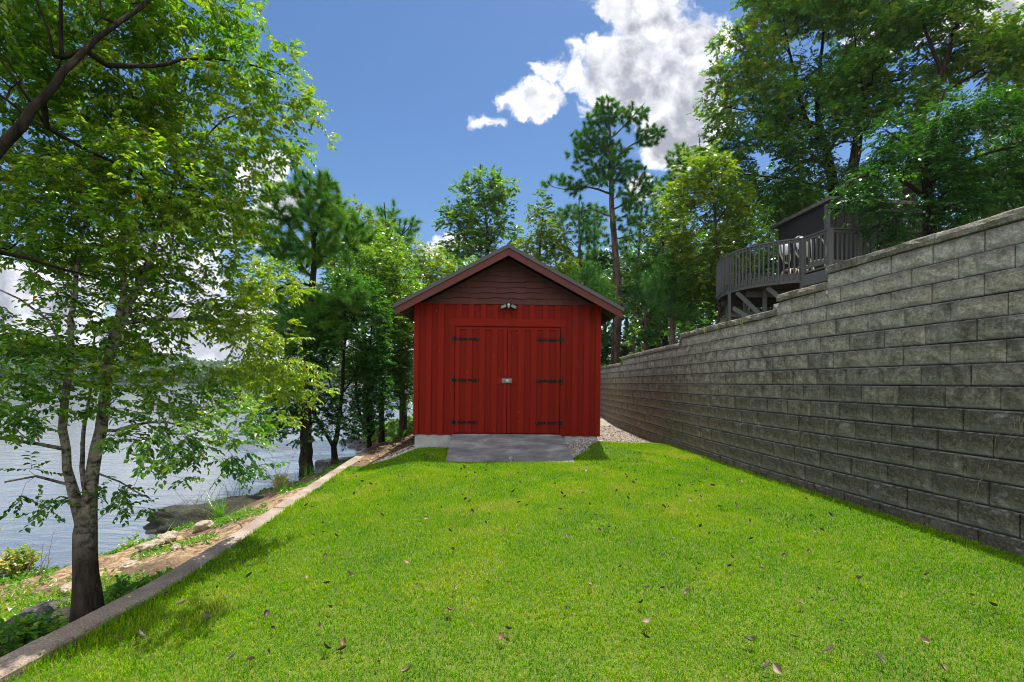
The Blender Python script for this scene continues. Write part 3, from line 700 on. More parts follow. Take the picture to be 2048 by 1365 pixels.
# ramp
rm = MB(); yt, ybm, zt2, zb2 = Y0 - 0.03, 8.09, CZ - 1.0, CZ - 1.325
vs = []
for a in range(9):
    t_ = a / 8
    for bq in range(9):
        u_ = bq / 8; x0 = -1.045 + 0.03 * t_; x1 = 1.06 + 0.10 * t_
        vs.append((x0 + (x1 - x0) * u_, yt + (ybm - yt) * t_, zt2 + (zb2 - zt2) * t_ + 0.004 * float(vn(u_ * 3, t_ * 3)) - (0.006 if bq in (0, 8) or a == 8 else 0)))
fs = [(a * 9 + b__, a * 9 + b__ + 1, a * 9 + b__ + 10, a * 9 + b__ + 9) for a in range(8) for b__ in range(8)]
edge = [i_ for i_ in range(9)] + [a * 9 + 8 for a in range(1, 9)] + [72 + i_ for i_ in range(7, -1, -1)] + [a * 9 for a in range(7, 0, -1)]
nv_ = len(vs); vs += [(vs[e_][0], vs[e_][1], zb2 - 0.25) for e_ in edge]
fs += [(edge[a], edge[(a + 1) % 32], nv_ + (a + 1) % 32, nv_ + a) for a in range(32)]
rm.add(vs, fs, 0.5)
tag(rm.build('concrete_ramp', MAT['ramp'], org=(0, 8.7, CZ - 1.2)), 'stained grey concrete ramp sloping up to the red shed doors', 'ramp')

# ------------------------------------------------------------------ deck and cabin above the wall
zD = CZ + 3.08
deck = empty('wooden_deck', (8.5, 14.5, CZ + 1.4), 'dark raised wooden deck with curved baluster railing above the retaining wall', 'deck')
arcp = [(8.10, 13.25), (7.88, 13.36), (7.62, 13.52), (7.36, 13.76), (7.14, 14.05), (6.99, 14.35), (6.90, 14.68), (6.86, 15.05), (6.88, 15.5), (7.0, 16.0), (7.2, 16.55), (7.8, 17.1), (8.6, 17.5), (9.6, 17.7)]
P1, P2, P3 = (8.27, 12.4), (9.06, 12.47), (11.6, 12.8)
poly = arcp + [(9.85, 17.95), (13.6, 16.0), P3, P2, P1]
MB().prism([(x, y, zD - 0.04) for x, y in poly], (0, 0, 0.038)).build('deck_floor', MAT['darkwood'], deck)
def off_in(pts, d): return [(x + d, y) for x, y in pts]
def railing(pts, skirt):
    r_ = MB()
    for a in range(len(pts) - 1):
        p, q_ = Vector((*pts[a], zD)), Vector((*pts[a + 1], zD))
        r_.beam(p + Vector((0, 0, 0.93)), q_ + Vector((0, 0, 0.93)), 0.09, 0.04)
        r_.beam(p + Vector((0, 0, 0.87)), q_ + Vector((0, 0, 0.87)), 0.035, 0.07)
        if not skirt: r_.beam(p + Vector((0, 0, 0.10)), q_ + Vector((0, 0, 0.10)), 0.035, 0.07)
    d_ = 0.06; tot = 0; acc = 0.06
    L_ = [math.hypot(pts[a + 1][0] - pts[a][0], pts[a + 1][1] - pts[a][1]) for a in range(len(pts) - 1)]
    s_ = 0.08
    while s_ < sum(L_) - 0.04:
        k = 0; t_ = s_
        while t_ > L_[k]: t_ -= L_[k]; k += 1
        u_ = t_ / L_[k]; x = pts[k][0] + (pts[k + 1][0] - pts[k][0]) * u_; y = pts[k][1] + (pts[k + 1][1] - pts[k][1]) * u_
        dx, dy = (pts[k + 1][1] - pts[k][1]) / L_[k], -(pts[k + 1][0] - pts[k][0]) / L_[k]
        o_ = 0.04 if skirt else 0.0
        x, y = x - abs(dx) * o_, y - abs(dy) * o_
        r_.box((x - 0.016, y - 0.016, zD - (0.18 if skirt else -0.10)), (x + 0.016, y + 0.016, zD + 0.90)); s_ += 0.125
    r_.build('railing', MAT['darkwood'], deck)
railing(arcp, True); railing([arcp[0], P1], False); railing([P1, P2, P3], False); railing([P3, (13.6, 16.0)], False)
for (x, y), dz in ((arcp[0], -2.2), (P1, -0.35), (P2, -0.3), (P3, -2.0), (arcp[7], 0.0)):
    MB().box((x - 0.055, y - 0.055, zD + dz), (x + 0.055, y + 0.055, zD + 0.905)).build('post', MAT['darkwood'], deck, bevel=0.004)
rj = MB()
for a in range(len(arcp) - 1): rj.beam((arcp[a][0] + 0.02, arcp[a][1], zD - 0.16), (arcp[a + 1][0] + 0.02, arcp[a + 1][1], zD - 0.16), 0.04, 0.22)
rj.beam((*arcp[0], zD - 0.24), (*P1, zD - 0.24), 0.05, 0.30); rj.beam((*P1, zD - 0.16), (*P2, zD - 0.16), 0.05, 0.2); rj.beam((*P2, zD - 0.16), (*P3, zD - 0.16), 0.05, 0.2)
rj.build('rim_joist', MAT['darkwood'], deck)
jo = MB()
for k in range(9):
    y = 13.4 + k * 0.45; xa = np.interp(y, [13.25, 14.05, 15.05, 16, 17.1], [8.1, 7.1, 6.7, 6.9, 7.9])
    jo.beam((float(xa) + 0.12, y, zD - 0.16), (11.5, y, zD - 0.16), 0.045, 0.2)
jo.build('joists', MAT['darkwood'], deck)
def gz(x, y): return float(height(x, y))
for p0, p1 in (((7.2, 14.6), (11.0, 14.2)), ((7.2, 16.2), (11.0, 16.0))):
    MB().beam((*p0, zD - 0.36), (*p1, zD - 0.36), 0.09, 0.2).build('beam', MAT['darkwood'], deck)
lb = MB(); lb.beam((6.75, 14.9, zD - 0.95), (8.7, 14.3, zD - 0.95), 0.06, 0.14); lb.beam((6.8, 15.4, zD - 1.05), (9.6, 15.2, zD - 1.05), 0.06, 0.14); lb.build('cross_beam', MAT['darkwood'], deck)
for x, y, w_ in ((6.78, 14.75, .07), (7.25, 14.75, .07), (7.55, 15.3, .07), (7.62, 14.3, .09), (9.3, 14.3, .1), (8.6, 16.1, .1), (10.6, 14.3, .1), (7.4, 16.2, .1)):
    MB().box((x - w_ / 2, y - w_ / 2, gz(x, y) - 0.2), (x + w_ / 2, y + w_ / 2, zD - 0.27)).build('support_post', MAT['darkwood'], deck)
for a, b_ in (((7.62, 14.28, zD - 1.15), (6.95, 14.62, zD - 0.3)), ((8.1, 13.35, zD - 1.15), (7.45, 13.85, zD - 0.3)), ((7.95, 13.6, zD - 1.9), (6.9, 14.75, zD - 0.75))):
    MB().beam(a, b_, 0.07, 0.12).build('brace', MAT['darkwood'], deck)
cab = empty('cabin', (11, 16, CZ + 1.4), 'dark grey cabin with low shingled roof half hidden by trees behind the deck', 'cabin')
A_, B_, C_, D_ = (10.25, 15.5), (10.2, 18.2), (14.4, 16.1), (13.9, 18.9)
zc0, zc1 = CZ + 1.2, CZ + 5.80
cw = MB(); zBc = CZ + 5.95
cw.add([(*A_, zc0), (*C_, zc0), (*D_, zc0), (*B_, zc0), (*A_, zc1), (*C_, zc1), (*D_, zBc), (*B_, zBc)], [(0, 1, 5, 4), (1, 2, 6, 5), (2, 3, 7, 6), (3, 0, 4, 7), (4, 5, 6, 7), (3, 2, 1, 0)])
for k in range(14):
    t_ = k / 13; x, y = A_[0] + (C_[0] - A_[0]) * t_, A_[1] + (C_[1] - A_[1]) * t_
    cw.box((x - 0.03, y - 0.022, zc0), (x + 0.03, y - 0.002 + 0.01, zc1))
cw.build('wall', MAT['cabin'], cab)
ct = MB(); ct.box((A_[0] - 0.07, A_[1] - 0.05, zc0), (A_[0] + 0.06, A_[1] + 0.06, zc1)); ct.beam((A_[0] - 0.04, A_[1] - 0.08, zc1 - 0.05), (C_[0], C_[1] - 0.08, zc1 - 0.05), 0.05, 0.2); ct.build('corner_trim', MAT['darkwood'], cab)
rf = MB(); o_ = 0.4
rf.add([(A_[0] - .15, A_[1] - .35, zc1 + .02), (C_[0] + .3, C_[1] - .35, zc1 + .02), (D_[0] + .4, D_[1] + .3, zBc + .10), (B_[0] - .15, B_[1] + .3, zBc + .0),
        (A_[0] - .15, A_[1] - .35, zc1 + .13), (C_[0] + .3, C_[1] - .35, zc1 + .13), (D_[0] + .4, D_[1] + .3, zBc + .21), (B_[0] - .15, B_[1] + .3, zBc + .11)],
       [(3, 2, 1, 0), (4, 5, 6, 7), (0, 1, 5, 4), (1, 2, 6, 5), (2, 3, 7, 6), (3, 0, 4, 7)])
rf.build('roof', MAT['asphalt'], cab)
def hoop_chair(x, y, rz, w_, h_, zc, label, fabric=True):
    root = empty('hoop_chair', (x, y, zD), label, 'chair', 'oval hoop backed chairs on the deck')
    c_, s_ = math.cos(rz), math.sin(rz); T = lambda a, b__, z: (x + a * c_ - b__ * s_, y + a * s_ + b__ * c_, zD + z)
    hp = MB(); hp.tube([T(w_ * math.cos(q_), 0.02 + 0.1 * math.sin(q_), zc + h_ * math.sin(q_)) for q_ in np.linspace(0, 2 * math.pi, 33)], 0.022, 8, False)
    for f_ in (-0.45, 0, 0.45): hp.tube([T(w_ * f_, 0.02, zc - h_ * 0.85), T(w_ * f_ * 1.2, 0.06, zc + h_ * 0.8)], 0.010, 6)
    hp.build('hoop_back', MAT['rattan'], root)
    if fabric:
        cu = MB(); n_ = 20
        ring = [(w_ * 0.80 * math.cos(q_), h_ * 0.30 + h_ * 0.55 * math.sin(q_)) for q_ in np.linspace(0, 2 * math.pi, n_, endpoint=False)]
        cu.add([T(a, -0.05, zc + b__) for a, b__ in ring] + [T(0, -0.09, zc + h_ * 0.3)] + [T(a, 0.0, zc + b__) for a, b__ in ring],
               [(k, (k + 1) % n_, n_) for k in range(n_)] + [(k, (k + 1) % n_, n_ + 1 + (k + 1) % n_, n_ + 1 + k) for k in range(n_)], None, True)
        cu.build('cushion', MAT['fabric'], root)
    st = MB(); st.tube([T(0, -0.25, 0.40), T(0, -0.25, 0.44)], [w_ * 1.0, w_ * 1.05], 20); st.build('seat', MAT['rattan'], root)
    for a in (-1, 1):
        for b__ in (-0.45, 0.02): MB().tube([T(a * w_ * 1.05, b__, 0), T(a * w_ * 0.8, -0.22 + (b__ + .22) * .7, 0.42)], 0.018, 7).build('leg', MAT['rattan'], root)
hoop_chair(8.62, 15.0, 0.15, 0.16, 0.36, 1.02, 'white cushioned oval hoop chair, the left one behind the curved railing')
hoop_chair(8.88, 14.62, -0.1, 0.19, 0.36, 1.08, 'wider white cushioned hoop chair beside the railing corner on the deck')
hoop_chair(8.95, 14.0, -0.3, 0.24, 0.42, 0.83, 'bare wicker hoop chair with no cushion behind the straight railing', False)

# ------------------------------------------------------------------ tree library
def unit(v): return v / np.maximum(np.linalg.norm(v, axis=-1, keepdims=True), 1e-9)
def catmull(P, seg):
    P = np.array(P, float); out = [P[0]]
    for i in range(len(P) - 1):
        p0, p1, p2, p3 = P[max(i - 1, 0)], P[i], P[i + 1], P[min(i + 2, len(P) - 1)]
        k = max(1, int(np.linalg.norm((p2 - p1)[:3]) / seg))
        for j in range(1, k + 1):
            t = j / k
            out.append(0.5 * ((2 * p1) + (-p0 + p2) * t + (2 * p0 - 5 * p1 + 4 * p2 - p3) * t * t + (-p0 + 3 * p1 - 3 * p2 + p3) * t ** 3))
    return np.array(out)
class Skel:
    def __init__(s, n=90000):
        s.p = np.zeros((n, 3)); s.d = np.zeros((n, 3)); s.l = np.zeros(n); s.par = np.full(n, -1); s.rm = np.zeros(n); s.n = 0; s.first = np.zeros(n, bool)
    def push(s, p, par, rm=0.0, first=False):
        i = s.n; s.n += 1
        s.p[i] = p; s.par[i] = par; s.rm[i] = rm; s.first[i] = first
        if par >= 0:
            v = s.p[i] - s.p[par]; L = np.linalg.norm(v); s.d[i] = v / max(L, 1e-9); s.l[i] = s.l[par] + L
            if s.par[par] < 0: s.d[par] = s.d[i]
        return i
    def path(s, pts, seg, wob, rng):
        P = catmull(pts, seg); first = s.n == 0
        if not first:
            par = int(np.argmin(np.linalg.norm(s.p[:s.n] - P[0, :3], axis=1))); start = 1
        else: par = -1; start = 0
        for k in range(start, len(P)):
            q = P[k, :3] + rng.normal(0, wob, 3) * min(1, k / 3) * np.array([1, 1, .5])
            par = s.push(q, par, max(P[k, 3], 0.002), k == start and not first)
    def grow(s, C, seg, alpha, rng, up=0.25, wob=0.15):
        nt = s.n
        d0 = np.array([np.min(np.linalg.norm(s.p[:nt] - c, axis=1)) for c in C])
        ends, dirs = [], []
        for ci in np.argsort(d0):
            c = C[ci]; v = c - s.p[:s.n]; d = np.linalg.norm(v, axis=1) + 1e-6
            cs = (v * s.d[:s.n]).sum(1) / d
            cost = d * (1 + 0.7 * np.clip(0.45 - cs, 0, 1.5)) + alpha * s.l[:s.n]
            j = int(np.argmin(cost)); D = d[j]; v = v[j] / D
            k = max(2, int(D / seg)); p0 = s.p[j]
            p1 = p0 + (s.d[j] * 0.5 + v * 0.5 + np.array([0, 0, up * 0.5])) * D * 0.4
            p2 = c - (v * 0.8 - np.array([0, 0, up])) * D * 0.3
            par = j
            for q in range(1, k + 1):
                t = q / k
                b = (1 - t) ** 3 * p0 + 3 * (1 - t) ** 2 * t * p1 + 3 * (1 - t) * t * t * p2 + t ** 3 * c
                if q < k: b = b + rng.normal(0, wob * seg * 0.4, 3)
                par = s.push(b, par, 0.0, q == 1)
            ends.append(par); dirs.append(s.d[par])
        return np.array(ends), np.array(dirs)
    def mesh(s, tip, expn, k_big=9, k_small=4, flare=None):
        n = s.n; acc = np.zeros(n); r = np.zeros(n)
        for i in range(n - 1, -1, -1):
            if acc[i] == 0: acc[i] = tip ** expn
            r[i] = s.rm[i] if s.rm[i] > 0 else acc[i] ** (1 / expn)
            if s.par[i] >= 0: acc[s.par[i]] += (r[i] ** expn if s.rm[i] > 0 else acc[i]) * (1 if s.rm[i] <= 0 else 0.3)
        for i in range(1, n):
            if s.rm[i] <= 0: r[i] = min(r[i], r[s.par[i]] * (0.72 if s.first[i] else 1.0))
        V, Fq = [], []; base = 0; ring = np.full(n, -1); kk = np.zeros(n, int); ref = np.zeros((n, 3))
        def put(p, d, rad, k, rf):
            nonlocal base
            a = rf - d * rf.dot(d); a = a / max(np.linalg.norm(a), 1e-6); b = np.cross(d, a)
            t = np.arange(k) * 2 * math.pi / k
            V.append(p + rad * (np.cos(t)[:, None] * a + np.sin(t)[:, None] * b)); base += k
            return base - k, a
        for i in range(n):
            d = s.d[i]; par = s.par[i]
            if par < 0:
                k = k_big; rf = np.array([1.0, 0.1, 0])
                ring[i], ref[i] = put(s.p[i], d, r[i], k, rf); kk[i] = k; continue
            if s.first[i] or kk[par] == 0:
                k = k_big if r[i] > 0.03 else (6 if r[i] > 0.012 else k_small)
                rf = np.cross(d, np.array([0.3, 0.2, 1.0])); rf = rf / max(np.linalg.norm(rf), 1e-6)
                b0, a0 = put(s.p[par], d, min(r[i] * 1.25, r[par]), k, rf); rf = a0
            else: k = kk[par]; b0 = ring[par]; rf = ref[par]
            ring[i], ref[i] = put(s.p[i], d, r[i], k, rf); kk[i] = k
            j = np.arange(k); Fq.append(np.stack([b0 + j, b0 + (j + 1) % k, ring[i] + (j + 1) % k, ring[i] + j], 1))
        return np.concatenate(V), np.concatenate(Fq), r

def lobe_points(lobes, rng, space, gapf=1.0, gapt=-0.12, seed=0):
    """points through the volume of the crown's lobes, thinned so that gaps stay"""
    pts, hue = [], []; cell = {}
    for lb in lobes:
        px, py, rx, ry, Z = lb[:5]; hz = lb[5] if len(lb) > 5 else 0.5; dens = lb[6] if len(lb) > 6 else 1.0
        c = np.array(W(px, py, Z)); rad = np.array([rx * Z / F, 0.5 * (rx + ry) * Z / F, ry * Z / F])
        N = int(dens * 4.2 * rad.prod() / space ** 3 * 1.6) + 4
        for _ in range(N):
            v = rng.normal(size=3); v /= np.linalg.norm(v); v *= rng.random() ** 0.42
            q = c + v * rad
            if mnoise.noise(Vector(q * gapf) + Vector((seed * 7.1, 0, 0))) < gapt: continue
            k = tuple((q / space).astype(int)); bad = False
            for a in (-1, 0, 1):
                for b in (-1, 0, 1):
                    for c_ in (-1, 0, 1):
                        for o in cell.get((k[0] + a, k[1] + b, k[2] + c_), ()):
                            if ((o - q) ** 2).sum() < (space * 0.8) ** 2: bad = True
            if bad: continue
            cell.setdefault(k, []).append(q); pts.append(q); hue.append(hz)
    return np.array(pts), np.array(hue)

def leaf_mesh(base, axis, nrm, L, wd, v, folded, fold=0.22):
    axis = unit(axis); side = unit(np.cross(nrm, axis)); nn = np.cross(axis, side)
    L = L[:, None]; wv = wd[:, None]
    if folded:
        up = nn * wv * fold * 2
        P = [base, base + axis * L * 0.32 + side * wv + up, base + axis * L * 0.70 + side * wv * 0.72 + up * .7, base + axis * L - nn * L * 0.10,
             base + axis * L * 0.70 - side * wv * 0.72 + up * .7, base + axis * L * 0.32 - side * wv + up]
        V = np.stack(P, 1).reshape(-1, 3); i = np.arange(len(base))[:, None] * 6
        Fc = np.concatenate([i + np.array([0, 1, 2, 3]), i + np.array([0, 3, 4, 5])]); return V, Fc, np.repeat(v, 6)
    P = [base, base + axis * L * 0.45 + side * wv, base + axis * L, base + axis * L * 0.45 - side * wv]
    V = np.stack(P, 1).reshape(-1, 3); i = np.arange(len(base))[:, None] * 4
    return V, i + np.array([0, 1, 2, 3]), np.repeat(v, 4)

def spray(P, D, hue, rng, ns, nl, tw, L, ratio, droop=0.3, spread=0.9, folded=True, huevar=0.22, flat=0.55, outw=None):
    """twigs with alternate leaves at every cluster point; returns the leaf mesh and the twig segments"""
    C = len(P)
    dd = np.repeat(D[:, None], ns, 1) * 0.8 + rng.normal(0, spread, (C, ns, 3)) * np.array([1, 1, flat]) + np.array([0, 0, 0.05 - droop * 0.5])
    dd = unit(dd); ln = tw * rng.uniform(0.6, 1.25, (C, ns, 1))
    p0 = np.repeat(P[:, None], ns, 1); p1 = p0 + dd * ln + np.array([0, 0, -1]) * droop * ln * 0.35
    t = (np.arange(nl) + rng.uniform(0.2, 0.8, (C, ns, nl))) / nl
    t = 0.12 + 0.9 * t
    pos = p0[:, :, None] + (p1 - p0)[:, :, None] * t[..., None]
    tdir = unit(p1 - p0)[:, :, None]
    sd = unit(np.cross(tdir, np.array([0, 0, 1.0]) + rng.normal(0, 0.25, (C, ns, 1, 3))))
    sgn = np.where(np.arange(nl) % 2, 1.0, -1.0)[None, None, :, None]
    ax = tdir * rng.uniform(0.35, 0.9, (C, ns, nl, 1)) + sd * sgn * rng.uniform(0.5, 1.0, (C, ns, nl, 1)) + np.array([0, 0, -1]) * droop * rng.uniform(0.2, 1.4, (C, ns, nl, 1))
    nr = np.array([0, 0, 1.0]) + rng.normal(0, 0.38, (C, ns, nl, 3))
    h = np.clip(hue[:, None, None] + (0.19 if folded else 0.04) + rng.normal(0, huevar * 0.6, (C, 1, 1)) + rng.normal(0, huevar, (C, ns, nl)), 0, 0.985)
    h = np.where(rng.random(h.shape) < 0.005, 1.0, np.minimum(h, 0.965))
    ll = L * rng.uniform(0.6, 1.2, h.shape)
    return leaf_mesh(pos.reshape(-1, 3), ax.reshape(-1, 3), nr.reshape(-1, 3), ll.ravel(), (ll * ratio * rng.uniform(0.8, 1.15, h.shape)).ravel(), h.ravel(), folded), (p0.reshape(-1, 3), p1.reshape(-1, 3))
def twig_mesh(p0, p1, r):
    d = unit(p1 - p0); a = unit(np.cross(d, np.array([0.2, 0.3, 1.0]))); b = np.cross(d, a); V = []
    for k in range(3):
        t = 2 * math.pi * k / 3; V.append(p0 + r * (math.cos(t) * a + math.sin(t) * b))
    V.append(p1); V = np.stack(V, 1).reshape(-1, 3); i = np.arange(len(p0))[:, None] * 4
    return V, np.concatenate([i + np.array([0, 1, 3]), i + np.array([1, 2, 3]), i + np.array([2, 0, 3])])
def tufts(P, D, rng, nn, L, wd, hue, spread=0.95, up=0.35, stem=0.16):
    """pine shoots: needles fanning out along the last bit of every twig"""
    C = len(P); D = unit(D + np.array([0, 0, up]))
    t = rng.uniform(-1, 0.15, (C, nn, 1)) * stem
    pos = P[:, None] + D[:, None] * t
    ax = unit(D[:, None] * rng.uniform(0.35, 1.1, (C, nn, 1)) + rng.normal(0, spread * 0.62, (C, nn, 3)))
    ll = L * rng.uniform(0.65, 1.1, (C, nn, 1)); sd = unit(np.cross(ax, rng.normal(size=(C, nn, 3)))) * wd
    V = np.stack([pos - sd, pos + sd, pos + ax * ll - np.array([0, 0, 0.12]) * ll], 2).reshape(-1, 3)
    h = np.clip(hue + rng.normal(0, 0.16, (C, 1)) + rng.normal(0, 0.12, (C, nn)), 0, 0.97); h = np.where(rng.random(h.shape) < 0.012, 1, h)
    return V, np.arange(len(V)).reshape(-1, 3), np.repeat(h.ravel(), 3)

ALLT = {}
def tree(name, label, paths, lobes, leaf='leafM', barkm='bark', kind='leaf', seed=1, space=0.35, seg=0.22, alpha=0.35, tip=0.004, expn=2.3, wob=0.008,
         ns=3, nl=7, tw=0.28, L=0.07, ratio=0.30, droop=0.35, folded=False, huevar=0.2, gapt=-0.12, gapf=1.0, twigs=0.0, needles=50, nwd=0.004, up=0.2, group=None, cat='tree', flare=1.35, spread=0.9, flat=0.55, hue=0.5):
    rng = np.random.default_rng(seed); sk = Skel()
    for pi, p in enumerate(paths):
        q = [tuple(W(*a[:3])) + (a[3],) if len(a) == 4 else a[1:] for a in p]     # (px, py, depth, radius) or ('w', x, y, z, radius)
        if pi == 0:
            b = q[0]; gzb = gz(b[0], b[1]); q[0] = (b[0], b[1], min(b[2], gzb) - 0.12, b[3] * flare)
        sk.path(q, seg, wob, rng)
    if cat == 'tree': space *= 0.66 if twigs else 0.60
    P, hz = lobe_points(lobes, rng, space, gapf, gapt, seed)
    ends, dirs = sk.grow(P, seg, alpha, rng, up)
    E = sk.p[ends]; hE = np.array([hz[int(np.argmin(((P - e) ** 2).sum(1)))] for e in E])
    V, Fq, r = sk.mesh(tip, expn)
    root = empty(name, tuple(sk.p[0]), label, cat, group); o = sk.p[0]
    if kind == 'leaf':
        (LV, LF, lv), (t0, t1) = spray(E, dirs, hE, rng, ns, nl, tw, L, ratio, droop, spread, folded, huevar, flat)
        if twigs:
            TV, TF = twig_mesh(t0, t1, twigs)
            me = mesh_np('trunk', np.concatenate([V, TV]) - o, [Fq, TF + len(V)], True)
        else: me = mesh_np('trunk', V - o, [Fq], True)
        crown = mesh_np('crown', LV - o, [LF], False, {'v': lv})
    else:
        LV, LF, lv = tufts(E, dirs, rng, needles, L, nwd, hue)
        me = mesh_np('trunk', V - o, [Fq], True); crown = mesh_np('crown', LV - o, [LF], False, {'v': lv})
    link('trunk', me, MAT[barkm], root); link('crown', crown, MAT[leaf], root)
    ALLT[name + str(seed)] = (len(P), len(LV))
    return root

# ------------------------------------------------------------------ near trees on the left
tree('shore_tree', 'multi stemmed pale barked tree on the bank beside the concrete kerb', [
    [(177, 1238, 3.38, 0.0950), (172, 1150, 3.40, 0.0741), (168, 1065, 3.42, 0.0703), (182, 985, 3.45, 0.0441), (196, 900, 3.5, 0.0395), (205, 820, 3.55, 0.0365), (215, 730, 3.6, 0.0319), (222, 690, 3.62, 0.0258), (245, 590, 3.7, 0.0198), (246, 430, 3.8, 0.0152), (240, 320, 3.9, 0.0106), (238, 220, 4.0, 0.0076), (236, 110, 4.1, 0.0046)],
    [(218, 715, 3.6, 0.0274), (262, 610, 3.75, 0.0243), (300, 515, 3.9, 0.0198), (322, 440, 4.0, 0.0167), (345, 375, 4.05, 0.0137), (392, 300, 4.15, 0.0099), (450, 240, 4.25, 0.0068), (520, 215, 4.35, 0.0046)],
    [(322, 440, 4.0, 0.0152), (350, 340, 4.1, 0.0106), (360, 250, 4.2, 0.0076), (400, 160, 4.3, 0.0046)],
    [(168, 1060, 3.42, 0.0551), (152, 1005, 3.4, 0.0380), (136, 935, 3.38, 0.0274), (127, 860, 3.36, 0.0258), (134, 780, 3.38, 0.0228), (141, 700, 3.4, 0.0198), (146, 600, 3.45, 0.0167), (168, 470, 3.55, 0.0122), (188, 300, 3.7, 0.0084), (206, 190, 3.8, 0.0053)],
    [(178, 1010, 3.44, 0.0285), (163, 935, 3.65, 0.0182), (168, 860, 3.85, 0.0152), (182, 760, 4.0, 0.0106), (190, 660, 4.1, 0.0076)],
    [(203, 880, 3.5, 0.0152), (232, 862, 3.45, 0.0122), (300, 845, 3.4, 0.0091), (360, 850, 3.35, 0.0068), (430, 872, 3.3, 0.0046)],
    [(130, 900, 3.38, 0.0152), (75, 888, 3.25, 0.0122), (0, 878, 3.1, 0.0091), (-60, 870, 3.0, 0.0061)],
    [(132, 955, 3.40, 0.0106), (70, 952, 3.3, 0.0084), (10, 965, 3.2, 0.0053)],
    [(192, 925, 3.48, 0.0091), (240, 965, 3.5, 0.0061), (300, 1000, 3.5, 0.0038)],
    [(236, 640, 3.68, 0.0167), (300, 640, 3.9, 0.0137), (380, 640, 4.2, 0.0106), (470, 650, 4.5, 0.0076), (560, 700, 4.8, 0.0046)],
    [(140, 720, 3.4, 0.0122), (95, 640, 3.3, 0.0091), (40, 600, 3.2, 0.0061), (0, 580, 3.2, 0.0046)],
], [
    (260, 420, 230, 150, 3.9, .55, 1.1), (420, 250, 150, 110, 4.2, .62), (560, 250, 90, 55, 4.35, .60, .8), (635, 250, 55, 32, 4.4, .62, 1.0), (600, 205, 50, 28, 4.35, .6, .9), (500, 190, 80, 50, 4.25, .6), (560, 120, 40, 40, 4.3, .55, .8), (590, 300, 50, 30, 4.4, .6, .7), (250, 190, 150, 110, 4.0, .5), (60, 420, 110, 130, 3.4, .42),
    (100, 620, 130, 110, 3.4, .36, 1.1), (300, 620, 120, 100, 4.0, .45), (430, 420, 110, 90, 4.2, .58, .8), (60, 780, 90, 90, 3.2, .32), (270, 730, 90, 50, 3.5, .55), (20, 900, 60, 60, 3.1, .35), (90, 1000, 60, 22, 3.3, .15, .8),
    (330, 880, 110, 60, 3.4, .22), (440, 920, 105, 55, 3.3, .20), (480, 850, 70, 50, 3.35, .35), (250, 985, 60, 38, 3.5, .08), (310, 1015, 40, 22, 3.5, .08),
    (60, 700, 100, 70, 3.3, .40), (180, 670, 100, 70, 3.7, .55), (320, 700, 110, 60, 4.1, .60), (430, 790, 100, 50, 4.2, .55), (300, 790, 90, 40, 3.8, .45), (150, 800, 80, 50, 3.4, .35), (70, 840, 80, 40, 3.3, .3), (540, 830, 50, 30, 4.4, .6), (480, 740, 90, 55, 4.5, .68, 1.1), (380, 800, 80, 40, 4.2, .5), (470, 640, 110, 80, 4.5, .78, 1.2), (540, 720, 100, 60, 4.8, .80, 1.3), (590, 770, 60, 35, 4.9, .80, 1.2), (520, 560, 90, 45, 4.7, .72), (400, 720, 90, 60, 4.3, .7),
], 'leafA', 'birchbark', seed=11, space=0.17, seg=0.12, alpha=0.30, tip=0.0011, expn=2.2, wob=0.006, ns=4, nl=8, tw=0.15, L=0.043, ratio=0.30, droop=0.42, folded=True, twigs=0.0014, gapt=-0.05, gapf=2.6, up=0.12, flare=1.25)

